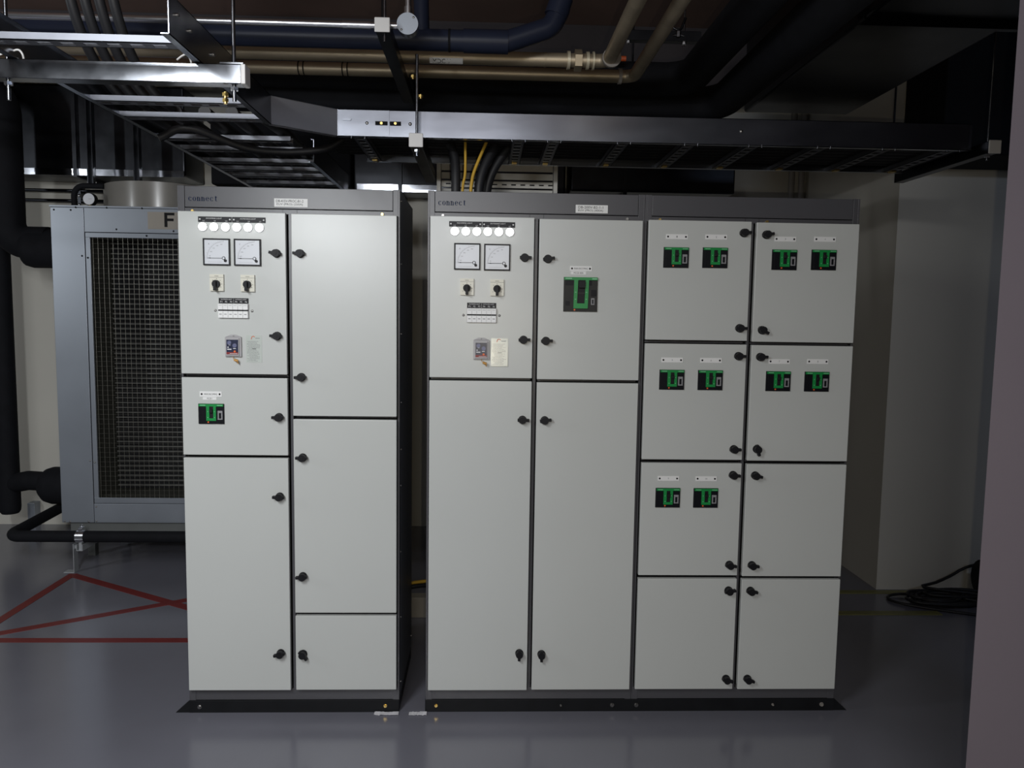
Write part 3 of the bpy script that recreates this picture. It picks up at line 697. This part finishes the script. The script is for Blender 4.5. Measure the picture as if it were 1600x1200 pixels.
# --- insulated pipes at the far left
vp = thing('insulated_pipe', (-2.73, 2.0, 1.7), 'thick black insulated pipe dropping from above and elbowing into the air unit top', 'pipe', 'black insulated pipes at the left')
MB().tube(fillet([(-3.6, 2.0, 2.86), (-2.70, 2.0, 2.86), (-2.70, 2.0, 1.93), (-2.45, 2.0, 1.93)], .17, 10), .098, 0, 20).build('foam_sleeve', FOAM, vp)
MB().tube([(-2.60, 2.0, 1.897), (-2.585, 2.0, 1.897), (-2.55, 2.0, 1.897), (-2.303, 2.0, 1.897)], [.085, .108, .118, .118], 0, 24).build('flange_cover', FOAM, vp)
vq = thing('insulated_pipe', (-2.86, 2.2, 0.28), 'slimmer black insulated riser at the left edge with a branch into the air unit bottom', 'pipe', 'black insulated pipes at the left')
b = MB(); b.tube([(-2.88, 2.2, 0.200), (-2.88, 2.2, 0.215), (-2.88, 2.2, 0.245), (-2.88, 2.2, 2.949)], [.050, .060, .063, .062], 0, 20); b.build('riser_sleeve', FOAM, vq)
MB().tube(fillet([(-2.84, 2.2, 0.40), (-2.72, 2.14, 0.43), (-2.45, 2.08, 0.43)], .1, 6), .062, 0, 18).build('branch_sleeve', FOAM, vq)
MB().tube([(-2.60, 2.08, 0.413), (-2.57, 2.08, 0.413), (-2.53, 2.08, 0.413), (-2.303, 2.08, 0.413)], [.075, .105, .118, .118], 0, 24).build('flange_cover', FOAM, vq)
vr = tag(MB().tube(fillet([(-2.50, 2.55, 0.285), (-2.555, 1.635, 0.212), (-0.45, 1.635, 0.212)], .06, 8), .033, 0, 18).build('insulated_pipe', FOAM), 'low black insulated pipe running along the foot of the air unit and hooking backwards', 'pipe', 'black insulated pipes at the left')
pb = thing('pipe_bracket', (-2.17, 1.635, 0), 'shiny pipe clamp on an L shaped steel foot under the air unit', 'pipe clamp')
MB().tube([(-2.160, 1.635, 0.212), (-2.114, 1.635, 0.212)], .0355, 0, 24).build('clamp_band', ALU, pb)
b = MB(); b.box(-2.148, -2.126, 1.622, 1.650, 0.246, 0.260); b.box(-2.143, -2.120, 1.626, 1.645, 0.263, 0.270); b.cyl((-2.137, 1.635, 0.255), (-2.131, 1.635, 0.284), .005, 0, 8)
b.build('clamp_bolt', ALU, pb)
b = MB(); b.box(-2.158, -2.122, 1.615, 1.80, 0.131, 0.134); b.box(-2.158, -2.155, 1.615, 1.80, 0.134, 0.168); b.box(-2.125, -2.122, 1.615, 1.80, 0.134, 0.168); b.box(-2.148, -2.132, 1.625, 1.645, 0.134, 0.178)
b.build('strut', ZINC, pb)
b = MB(); b.box(-2.178, -2.1745, 1.615, 1.665, 0, 0.172); b.box(-2.236, -2.178, 1.615, 1.665, 0, 0.004); b.box(-2.1745, -2.158, 1.63, 1.65, 0.140, 0.160)
b.build('foot', ZINC, pb, 0.0008)
tag(MB().box(-2.995, -2.945, 2.58, 2.65, 0.0, 0.17).build('wall_trunking', AHUM, None, 0.002), 'short grey metal trunking stub at the foot of the back wall, left', 'trunking')

# ------------------------------------------------------------------ overhead ducts
def duct(x0, x1, y0, y1, z0, z1, label, flanges, axis='x', m=None, corner=0.012):
    root = thing('air_duct', ((x0+x1)/2, (y0+y1)/2, z0), label, 'duct', 'galvanised air ducts overhead')
    MB().box(x0, x1, y0, y1, z0, z1).build('duct_body', m or GALVD, root, corner, 3)
    for f in flanges:
        b = MB(); e = .022
        if axis == 'x':
            b.box(f-.012, f+.012, y0-e, y0, z0-e, z1+e); b.box(f-.012, f+.012, y1, y1+e, z0-e, z1+e); b.box(f-.012, f+.012, y0, y1, z0-e, z0); b.box(f-.012, f+.012, y0, y1, z1, z1+e)
        else:
            b.box(x0-e, x0, f-.012, f+.012, z0-e, z1+e); b.box(x1, x1+e, f-.012, f+.012, z0-e, z1+e); b.box(x0, x1, f-.012, f+.012, z0-e, z0); b.box(x0, x1, f-.012, f+.012, z1, z1+e)
        b.build('flange', GALVD, root)
    return root
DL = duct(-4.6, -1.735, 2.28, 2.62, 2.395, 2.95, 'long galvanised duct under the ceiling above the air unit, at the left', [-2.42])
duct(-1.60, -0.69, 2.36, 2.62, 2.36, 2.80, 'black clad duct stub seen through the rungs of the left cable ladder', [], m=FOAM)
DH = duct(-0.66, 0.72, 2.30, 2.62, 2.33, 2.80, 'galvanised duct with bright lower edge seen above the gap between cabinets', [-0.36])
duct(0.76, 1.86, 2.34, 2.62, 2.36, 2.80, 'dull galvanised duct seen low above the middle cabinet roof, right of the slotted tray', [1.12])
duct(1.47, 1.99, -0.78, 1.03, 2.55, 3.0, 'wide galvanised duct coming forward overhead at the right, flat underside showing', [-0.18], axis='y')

def glint_hem(root, x0, x1, y, z0, h, seam):  # shiny lip added and leaned to mirror the lamp as a bright edge
    b = MB(); t = .0028
    v = [(x, yy, zz) for x in (x0, x1) for yy, zz in ((y-.004, z0+h), (y-.004+t, z0), (y+.004, z0), (y+.004, z0+h))]
    b.add(v, [(0, 4, 5, 1)[::-1], (1, 5, 6, 2)[::-1], (3, 7, 4, 0)[::-1], (0, 1, 2, 3), (7, 6, 5, 4)])
    b.box(seam-.001, seam+.001, y-.005, y-.001, z0+.004, z0+h-.004)
    return b.build('glint_lip', GALVS, root)
glint_hem(DL, -3.4, -1.74, 2.275, 2.385, .040, -2.1)
glint_hem(DH, -0.64, 0.10, 2.295, 2.325, .046, -.40)
# ------------------------------------------------------------------ cable trays
TZ = 2.170
def rung(root, x0, x1, y0, y1, z, along):
    """slotted channel, open side up, 40 mm wide"""
    b = MB(); t = .0022; h = .018
    if along == 'x':
        b.box(x0, x1, y0, y0+t, z, z+h); b.box(x0, x1, y1-t, y1, z, z+h)
        b.box(x0, x1, y0, y0+.011, z, z+t); b.box(x0, x1, y1-.011, y1, z, z+t)
        x = x0
        while x < x1: b.box(x, min(x+.022, x1), y0+.011, y1-.011, z, z+t); x += .055
    else:
        b.box(x0, x0+t, y0, y1, z, z+h); b.box(x1-t, x1, y0, y1, z, z+h)
        b.box(x0, x0+.011, y0, y1, z, z+t); b.box(x1-.011, x1, y0, y1, z, z+t)
        y = y0
        while y < y1: b.box(x0+.011, x1-.011, y, min(y+.022, y1), z, z+t); y += .055
    return b.build('rung', RUNGM, root)
def rail_x(root, x0, x1, y, s, z0=TZ, h=.095):
    b = MB(); b.box(x0, x1, y, y+s*.002, z0, z0+h); b.box(x0, x1, y, y+s*.020, z0, z0+.002); b.box(x0, x1, y, y+s*.012, z0+h-.002, z0+h)
    return b.build('side_rail', TRAYM, root)
def rail_y(root, y0, y1, x, s, z0=TZ, h=.095):
    b = MB(); b.box(x, x+s*.002, y0, y1, z0, z0+h); b.box(x, x+s*.020, y0, y1, z0, z0+.002); b.box(x, x+s*.012, y0, y1, z0+h-.002, z0+h)
    return b.build('side_rail', TRAYM, root)
t1 = thing('cable_ladder', (-0.78, 0.3, TZ), 'cable ladder running from above the camera back over the leftmost cabinet', 'cable tray', 'steel cable ladders')
rail_y(t1, -0.985, -0.13, -0.530, -1); rail_y(t1, -0.985, 1.35, -1.015, 1); rail_y(t1, 0.52, 1.35, -0.530, -1)
b = MB()                                             # 45 degree corner piece of the side rail
p, q = Vector((-.530, -.135, 0)), Vector((-.336, .020, 0)); n = Vector((-.155, .194, 0)).normalized()
for w, z0, z1 in ((.002, 0, .095), (.020, 0, .002), (.012, .093, .095)):
    v = [p, q, q+n*w, p+n*w]; b.add([(a.x, a.y, TZ+z0) for a in v]+[(a.x, a.y, TZ+z1) for a in v], [(3,2,1,0),(4,5,6,7),(0,1,5,4),(1,2,6,5),(2,3,7,6),(3,0,4,7)])
b.build('corner_rail', mat('corner_rail_steel', (0.30, 0.30, 0.32), 0.5, metal=0.7, noise=0.06), t1)
for y in (-0.87, -0.60, -0.335, -0.145, 0.175, 0.365, 0.61, 0.79, 0.955, 1.17):
    rung(t1, -1.013, -0.532, y-.041, y, TZ+.0022, 'x')
for y, z in ((-.94, .058), (-.86, .050), (-.70, .046)):
    MB().cyl((-.530, y, TZ+z), (-.524, y, TZ+z), .0045, 0, 10).build('bolt', SCREW, t1)
t2 = thing('cable_ladder', (0.83, 0.26, TZ), 'cable ladder with bright front rail running across above the cabinet fronts', 'cable tray', 'steel cable ladders')
rail_x(t2, -0.336, 2.0, 0.020, 1); rail_x(t2, -0.300, 2.0, 0.500, -1)
for x in (-0.262, 0.318, 0.448, 0.704, 0.952, 1.190, 1.446, 1.690, 1.935):
    rung(t2, x-.024, x+.024, 0.022, 0.498, TZ+.0022, 'y')
    for s in (-.024, .024): MB().cyl((x+s, .022, TZ-.006), (x+s, .022, TZ+.004), .0025, 0, 6).build('rung_tab', GALV, t2)
    MB().box(x-.010, x+.010, .44, .472, TZ-.004, TZ+.002).build('rung_clip', BRASS, t2)
jp = MB(); jp.box(-0.334, -0.150, 0.0180, 0.0198, TZ+.002, TZ+.093); jp.box(-0.1515, -0.1500, .0172, .0182, TZ, TZ+.094); jp.box(-0.3355, -.334, .0172, .0182, TZ, TZ+.094)
o = jp.build('joint_plate', TRAYM, t2)
for x in (-.230, -.075):
    MB().dome((x, .0185, TZ+.048), (0, -1, 0), .0062, .004, 0, 12, 3).build('bolt', SCREW, t2)
for x0, x1 in ((-.200, -.156), (-.148, -.108)):
    b = MB(); b.box(x0, x1, .0165, .0182, TZ+.041, TZ+.055, 1); b.disc((x0+x1)/2, TZ+.048, .005, .0135, .0172, 0, 10); b.build('slot_bolt', [BRASS, GASKET], t2)
MB().poly([(-.315, TZ+.055), (-.288, TZ+.055), (-.285, TZ+.062), (-.300, TZ+.068), (-.316, TZ+.064)], .0145, .0185).build('rail_tab', TRAYM, t2)
MB().dome((1.135, .0198, TZ+.050), (0, -1, 0), .007, .004, 0, 12, 3).build('bolt', SCREW, t2)
# cables lying in the trays
CGRP = 'black power cables laid in the cable ladders'
def cable(pts, r, m, label, group=None, n=8, cat='cable', name='power_cable', seg=8):
    return tag(MB().tube(spline(pts, seg), r, 0, n).build(name, m), label, cat, group)
rnd = random.Random(3)
names = ['nearest the bright front rail', 'second from the front rail', 'third from the front rail', 'fourth from the front rail', 'fifth from the front rail', 'sixth from the front rail', 'seventh from the front rail', 'next to the back rail']
for i in range(8):
    y = .062+i*.0560; pts = [(x, y+rnd.uniform(-.005, .005), TZ+.046) for x in (-.42, 0.1, .6, 1.1, 1.6, 1.98)]
    cable(pts, .0235, CABLE, 'black power cable lying in the ladder over the cabinets, '+names[i], CGRP, 10, seg=4)
names = ['along its left rail', 'second from its left rail', 'third from its left rail', 'fourth from its left rail', 'along its right rail']
for i in range(5):
    x = -.975+i*.100; pts = [(x+rnd.uniform(-.012, .012), y, TZ+.044) for y in (-.10, .2, .55, .9, 1.33)]
    cable(pts, .0215, CABLE, 'black power cable lying in the left ladder, '+names[i], CGRP, 10, seg=4)
cable([(-.30, .034, TZ+.012), (-.20, .036, TZ+.010), (0, .035, TZ+.013), (.25, .036, TZ+.012)], .006, CABLEG, 'green earth wire showing just under the front rail near its joint', None, 8, name='earth_wire')
cable([(-.955, -.02, 2.14), (-.86, .02, 2.185), (-.66, .12, 2.135), (-.42, .20, 2.16), (-.30, .24, 2.26)], .014, CABLE, 'black cable sagging under the ladder above the leftmost cabinet', None, 8, name='power_cable')

# cables dropping into the middle cabinet
DG = 'cables dropping into the middle cabinet'
cable([(.085, .18, 1.975), (.085, .185, 2.05), (.080, .20, 2.13), (.062, .22, 2.190)], .0185, CABLE, 'leftmost thick black cable dropping into the middle cabinet roof', DG, 12)
cable([(.172, .19, 1.975), (.176, .19, 2.04), (.195, .20, 2.11), (.235, .22, 2.190)], .0185, CABLE, 'middle thick black cable dropping into the middle cabinet roof, right of the yellow ones', DG, 12)
cable([(.203, .25, 1.975), (.207, .25, 2.04), (.232, .25, 2.11), (.285, .26, 2.190)], .0185, CABLE, 'rightmost thick black cable dropping into the middle cabinet roof', DG, 12)
cable([(.110, .165, 1.975), (.113, .165, 2.03), (.121, .17, 2.08), (.120, .18, 2.205)], .0052, CABLEY, 'left thin yellow cable dropping into the middle cabinet roof', DG, 8)
cable([(.142, .165, 1.975), (.145, .165, 2.03), (.158, .17, 2.09), (.205, .18, 2.205)], .0062, CABLEY, 'right thin yellow cable dropping into the middle cabinet roof', DG, 8)

# slotted vertical tray behind the middle cabinet
vt = thing('slotted_tray', (0.25, 0.70, 1.4), 'pale slotted vertical cable tray rising behind the middle cabinet', 'cable tray')
for x in (-.010, .512): MB().box(x-.009, x+.009, .66, .72, 1.4, 2.215).build('side_post', mat('tray_pale', (0.42, 0.41, 0.38), .45, metal=.3, noise=.06), vt, .001)
PALE = MATS['tray_pale']
for zc in (2.195, 2.158, 2.122, 2.086, 1.98, 1.85):
    b = MB()
    if zc == 2.122:
        b.box(0, .502, .70, .703, zc-.014, zc-.003); b.box(0, .502, .70, .703, zc+.003, zc+.014); x = .0
        while x < .5: b.box(x, min(x+.020, .502), .70, .703, zc-.003, zc+.003); x += .042
    else: b.box(0, .502, .70, .703, zc-.014, zc+.014)
    b.box(0, .502, .703, .715, zc+.012, zc+.014)
    b.build('slotted_strip', PALE, vt)

# ------------------------------------------------------------------ strut channels and hanging rods
def strut(x0, x1, y0, y1, z0, z1, label, caps, m=GALV):
    root = thing('strut_channel', ((x0+x1)/2, (y0+y1)/2, z0), label, 'strut', 'strut channels hung overhead')
    t = .0025; b = MB()
    if x1-x0 > y1-y0:
        b.box(x0, x1, y0, y0+t, z0, z1); b.box(x0, x1, y1-t, y1, z0, z1); b.box(x0, x1, y0+t, y1-t, z0, z0+t)
        b.box(x0, x1, y0, y0+.010, z1-t, z1); b.box(x0, x1, y1-.010, y1, z1-t, z1)
    else:
        b.box(x0, x0+t, y0, y1, z0, z1); b.box(x1-t, x1, y0, y1, z0, z1); b.box(x0+t, x1-t, y0, y1, z0, z0+t)
        b.box(x0, x0+.010, y0, y1, z1-t, z1); b.box(x1-.010, x1, y0, y1, z1-t, z1)
    b.build('channel', m, root, .0008)
    for c in caps:
        x, y, d = c
        if d == 'x': MB().box(x, x+.012, y0-.001, y1+.001, z0-.001, z1+.001).build('end_cap', CAPW, root, .002)
        else: MB().box(x0-.003, x1+.003, y-.006, y, z0-.003, z1+.003).build('end_cap', CAPW, root, .004, 3)
    return root
def rod(x, y, z0, z1, zs, label, brass=(), r=.0052, plate=None):
    root = thing('threaded_rod', (x, y, z0), label, 'rod', 'threaded hanger rods')
    MB().cyl((x, y, z0), (x, y, z1), r, 0, 10).build('rod', GALV, root)
    for z in zs:
        b = MB(); b.hexnut((x, y, z-.004), (x, y, z+.004), .0105); b.build('nut', ALU, root)
    if plate: MB().box(x-.030, x+.030, y-.022, y+.022, plate, plate+.004).build('washer_plate', GALV, root)
    for dx, dy, z in brass:
        b = MB(); b.hexnut((x+dx, y+dy, z-.004), (x+dx, y+dy, z+.004), .0085); b.cyl((x+dx, y+dy, z-.009), (x+dx, y+dy, z+.006), .005, 0, 8); b.build('brass_nut', BRASS, root)
    return root
s1 = strut(-1.9, -0.432, -0.780, -0.738, 2.121, 2.1685, 'long strut channel crossing the upper left under the left cable ladder', [(-.432, 0, 'x')])
rod(-0.455, -0.759, 2.080, 3.30, (2.112,), 'long bright hanger rod at the right end of the upper left strut', [(-.03, .02, 2.103), (-.03, .02, 2.088)], plate=2.1688)
rod(-1.030, -0.759, 2.070, 2.40, (2.112,), 'short bright hanger rod dropping below the upper left strut near the photo edge')
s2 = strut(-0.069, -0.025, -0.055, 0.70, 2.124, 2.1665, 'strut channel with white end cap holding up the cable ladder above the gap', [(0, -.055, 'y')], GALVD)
rod(-0.046, -0.034, 2.095, 2.4445, (2.113,), 'hanger rod through the white capped strut above the gap between cabinets', [(-.015, .01, 2.372), (.012, .01, 2.305)])
s3 = strut(2.022, 2.062, -0.050, 0.60, 2.148, 2.190, 'strut channel with white end cap at the far right end of the ladder', [(0, -.05, 'y')], GALVD)
rod(2.030, -0.030, 2.125, 3.30, (2.14,), 'thin hanger rod through the white capped strut at the far right', r=.004)
s4 = strut(-0.162, -0.118, -0.245, 0.605, 2.446, 2.486, 'higher strut channel with white end cap carrying the overhead pipes', [(0, -.245, 'y')], GALVD)
rod(-0.135, -0.225, 2.42, 3.30, (2.4905,), 'hanger rod rising from the white cap of the higher strut at the top')
s5 = strut(0.80, 1.13, 0.60, 0.64, 2.735, 2.777, 'small dark strut high at top right of centre, between the grey pipes', [], GALVD)
rod(0.815, 0.62, 2.72, 3.30, (2.73,), 'dim hanger rod at the left end of the small high strut', r=.004)
rod(1.06, 0.62, 2.715, 3.30, (2.73,), 'dim hanger rod at the right end of the small high strut', r=.004)
def clip(x, y, z, w, label):
    return tag(MB().tube(spline([(x-w, y, z+.008), (x-w*.2, y, z+.018), (x+.008, y, z+.022), (x+.018, y, z+.012), (x+.022, y, z-.006)], 6), .0026, 0, 8).build('cable_clip', CAPW), label, 'clip', 'white clips on the upper left strut')
clip(-1.010, -.759, 2.1745, .042, 'bent white clip standing on the upper left strut near the photo edge')
clip(-.585, -.759, 2.1735, .016, 'small white hooked clip on the strut beside the ladder rail')

# hangers over the air unit
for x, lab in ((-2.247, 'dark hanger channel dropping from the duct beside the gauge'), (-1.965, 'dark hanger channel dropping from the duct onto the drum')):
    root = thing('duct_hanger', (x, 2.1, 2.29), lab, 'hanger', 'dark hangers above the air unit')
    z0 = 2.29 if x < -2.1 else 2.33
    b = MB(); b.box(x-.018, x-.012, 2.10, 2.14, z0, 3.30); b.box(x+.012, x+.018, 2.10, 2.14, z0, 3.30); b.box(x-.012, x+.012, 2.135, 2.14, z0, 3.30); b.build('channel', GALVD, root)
    if x < -2.1:
        for s in (-.026, .026): MB().cyl((x+s, 2.12, z0-.005), (x+s, 2.12, z0+.03), .005, 0, 8).build('bolt', SCREW, root)

# ------------------------------------------------------------------ conduit, plastic and steel pipes overhead
cd = thing('conduit', (-.8, -.15, 2.498), 'bright metal conduit along the top ending at the round box', 'conduit')
MB().cyl((-3.2, -.15, 2.498), (-.075, -.15, 2.498), .0112, 0, 16).build('conduit_tube', ALU, cd)
MB().cyl((-.285, -.15, 2.498), (-.19, -.15, 2.498), .0128, 0, 16).build('coupler', ALU, cd)
MB().cyl((-.066, -.15, 2.51), (-.066, -.15, 3.30), .0105, 0, 16).build('riser_tube', ALU, cd)
MB().cyl((-.066, -.15, 2.535), (-.066, -.15, 2.56), .014, 0, 14).build('bush', ALU, cd)
b = MB(); b.disc(-.066, 2.498, .034, -.172, -.135, 0, 32); o = b.build('junction_box', ALU, cd)
b = MB(); b.disc(-.066, 2.498, .0355, -.176, -.172, 0, 32); o2 = b.build('cover_disc', mat('cover_plate', (0.40, 0.44, 0.50), 0.35, metal=0.3, noise=0.05), o)
for dx, dz in ((-.020, -.020), (.020, .020)): MB().dome((-.066+dx, -.176, 2.498+dz), (0, -1, 0), .004, .002, 0, 10, 3).build('cover_screw', SCREW, o)

pv = thing('pvc_pipe', (-.3, .04, 2.516), 'dark blue plastic drain pipe across the top that bends up at its right end', 'pipe')
MB().tube(fillet([(-3.0, .04, 2.520), (.265, .04, 2.520), (.43, .04, 2.575), (.462, .04, 2.64), (.468, .04, 3.30)], .06, 6), .0375, 0, 22).build('pipe_run', PVC, pv)
MB().cyl((.115, .04, 2.520), (.275, .04, 2.520), .0415, 0, 22).build('socket', PVC, pv)
MB().cyl((.445, .04, 2.615), (.468, .04, 2.68), .0415, 0, 22).build('elbow_socket', PVC, pv)
MB().cyl((.06, .04, 2.520), (.068, .04, 2.520), .0395, 0, 22).build('strap', GASKET, pv)
MB().tube([(-.035, .04, 2.54), (-.040, .04, 2.7), (-.055, .04, 3.30)], .027, 0, 18).build('riser', PVC, pv)

pa = thing('steel_pipe', (-.3, .2, 2.513), 'upper brownish steel pipe with union coupling and a small white label', 'pipe', 'brownish steel pipes overhead')
MB().tube(fillet([(-3.0, .2, 2.513), (.665, .2, 2.513), (.672, -1.6, 2.530)], .04, 6), .0262, 0, 20).build('pipe_run', STEELPIPE, pa)
for x, w, r in ((.512, .011, .034), (.585, .011, .033), (.607, .007, .034)): MB().cyl((x-w/2, .2, 2.513), (x+w/2, .2, 2.513), r, 0, 24).build('union_ring', mat('union_pale', (.62, .56, .42), .4, metal=.4, noise=.1), pa)
b = MB(); b.hexnut((.535, .2, 2.513), (.562, .2, 2.513), .040); b.build('union_nut', STEELPIPE, pa)
MB().cyl((.418, .2, 2.513), (.426, .2, 2.513), .0275, 0, 20).build('weld_ring', STEELPIPE, pa)
MB().tube([(.672, .165, 2.513), (.672, .150, 2.513)], .036, 0, 22).build('elbow_ring', GREYPIPE, pa)
def wrap(x0, x1, a0, a1, r, y, z, m, name, parent):
    b = MB(); n = 8; v = []
    for i in range(n+1):
        a = D2R(a0+(a1-a0)*i/n); v += [(x0, y-math.cos(a)*r, z+math.sin(a)*r), (x1, y-math.cos(a)*r, z+math.sin(a)*r)]
    b.add(v, [(2*i, 2*i+1, 2*i+3, 2*i+2) for i in range(n)], 0, True)
    return b.build(name, m, parent)
lb = wrap(-.018, .108, -78, -22, .0268, .2, 2.513, WHITE, 'pipe_label', pa)
b = MB(); b.text('MDC V', 0, 0, 0, .068, .018)
v2 = []
for x, y, z in b.v:
    a = D2R(-50)+z/.0268; v2.append((.028+x, .2-math.cos(a)*.0272, 2.513+math.sin(a)*.0272))
b.v = v2; b.build('lettering', INK, lb)
pq = thing('steel_pipe', (-.3, .38, 2.5125), 'lower brownish steel pipe whose right end turns forward to the camera', 'pipe', 'brownish steel pipes overhead')
MB().tube(fillet([(-3.0, .38, 2.5125), (.800, .38, 2.5125), (.812, -1.6, 2.535)], .045, 6), .0255, 0, 20).build('pipe_run', STEELPIPE, pq)
for x in (-.545, -.37): 
    for d in (-.010, .010): MB().cyl((x+d-.002, .38, 2.5125), (x+d+.002, .38, 2.5125), .028, 0, 18).build('pipe_ring', GASKET, pq)
MB().cyl((.735, .38, 2.5125), (.748, .38, 2.5125), .031, 0, 20).build('coupling', GREYPIPE, pq)
tag(MB().cyl((-2.6, .47, 2.612), (.78, .47, 2.612), .011, 0, 12).build('sprinkler_pipe', ORPIPE), 'thin orange pipe just showing between the two brownish steel pipes', 'pipe')
IG = 'black insulated pipes overhead'
tag(MB().tube(fillet([(-.95, .62, 2.575), (1.085, .62, 2.575), (1.085, -2.6, 2.575)], .12, 10), .072, 0, 22).build('insulated_pipe', FOAM), 'black insulated pipe overhead that turns forward, left one of the pair', 'pipe', IG)
tag(MB().tube(fillet([(-.95, .80, 2.520), (1.275, .80, 2.520), (1.275, -2.6, 2.520)], .14, 10), .076, 0, 22).build('insulated_pipe', FOAM), 'black insulated pipe overhead that turns forward, right one beside the wide duct', 'pipe', IG)
ip = thing('insulated_pipe', (1.0, .97, 2.36), 'black insulated pipe overhead running straight across behind the cable ladder', 'pipe', IG)
MB().tube([(-.5, .97, 2.430), (2.435, .97, 2.430)], .07, 0, 22).build('foam_sleeve', FOAM, ip)
for x in (-.3, .9, 2.2): MB().cyl((x, .97, 2.49), (x, .97, 3.2995), .005, 0, 8).build('hanger_rod', GALVD, ip)
dk = thing('clevis_hanger', (.97, .30, 2.63), 'small dark wing nut hanger dangling below the small high strut', 'hanger')
b = MB(); b.tube(fillet([(.925, .30, 2.735), (.935, .30, 2.68), (.965, .30, 2.668), (.985, .30, 2.72)], .015, 4), .005, 0, 8); b.build('strap', GALVD, dk)
b = MB(); b.hexnut((.958, .30, 2.645), (.958, .30, 2.667), .010); b.tube([(.935, .30, 2.650), (.958, .30, 2.655), (.981, .30, 2.650)], .004, 0, 6); b.build('wing_nut', GALV, dk)
for i, lab in enumerate(('leftmost black cable dropping from above into the left ladder', 'second black cable from the left dropping from above into the left ladder', 'third black cable from the left dropping from above into the left ladder', 'rightmost black cable dropping from above into the left ladder')):
    x = -.985+.040*i
    cable([(x+.010, -.60, 3.299), (x+.006, -.59, 2.85), (x, -.56, 2.52), (x, -.49, 2.36), (x, -.36, 2.262), (x, -.22, 2.222), (x, -.13, 2.2195)], .0150, CABLE, lab, 'black cables dropping into the left ladder', 10)
for x, lab in ((2.335, 'left dark vertical pipe high on the back wall above the rightmost cabinet'), (2.405, 'right dark vertical pipe high on the back wall above the rightmost cabinet')):
    tag(MB().cyl((x, 2.58, 1.2), (x, 2.58, 3.30), .022, 0, 14).build('wall_pipe', GREYPIPE), lab, 'pipe', 'dark vertical pipes on the back wall')

duct(2.44, 4.6, 0.95, 1.33, 2.355, 3.20, 'large black clad duct high in the dark right corner before the wall', [], m=FOAM)
# ------------------------------------------------------------------ behind the gap, and the coiled lead at the right
cable([(-.30, .531, .280), (-.20, .56, .300), (-.10, .565, .322), (.06, .531, .350)], .008, CABLEY, 'yellow cable crossing low behind the gap between cabinets', None, 8)
cable([(-.30, .535, .225), (-.20, .60, .262), (-.08, .61, .292), (.08, .535, .31)], .012, CABLE, 'black cable crossing low behind the gap under the yellow one', None, 8)
tag(MB().box(-.22, .05, .95, 1.02, 0, .105).build('lit_strip_block', BOXB, None, .003), 'low beige block added for the lit strip of floor seen through the gap between cabinets', 'trunking')  # beige block stands in for light falling on the floor behind the gap
pts = []
rr = random.Random(12)
for k in range(8):
    cx0, cy0 = 2.74+rr.uniform(-.07, .07), 1.14+rr.uniform(-.05, .05); rx, ry = .17+rr.uniform(-.06, .06), .10+rr.uniform(-.045, .03)
    for i in range(10):
        a = 2*PI*i/10; pts.append((cx0+rx*math.cos(a), cy0+ry*math.sin(a), .009+.0048*k+rr.uniform(-.001, .006)))
lead = [(3.05, .93, .008), (2.85, .955, .008), (2.66, 1.03, .008), (2.52, 1.10, .009), (2.445, 1.17, .009), (2.47, 1.245, .010), (2.60, 1.25, .016)]+pts+[(2.66, 1.24, .060), (2.76, 1.29, .070), (2.86, 1.325, .095), (2.95, 1.335, .14), (3.05, 1.338, .165), (3.16, 1.338, .16), (3.3, 1.335, .12)]
tag(MB().tube(spline(lead, 3), .008, 0, 7).build('extension_lead', CABLE), 'black extension lead lying in a loose coil on the floor at the right', 'cable')
pr_ = thing('cable_reel', (3.07, 1.20, 0), 'black cable reel half hidden behind the near pillar at the right', 'cable reel')
for x in (2.97, 3.15): MB().cyl((x, 1.20, .115), (x+.014, 1.20, .115), .112, 0, 26).build('side_disc', KNOB, pr_)
MB().cyl((2.98, 1.20, .115), (3.16, 1.20, .115), .07, 0, 22).build('drum', CABLE, pr_)
for o in list(bpy.data.objects):
    if '_w' in o: del o['_w']
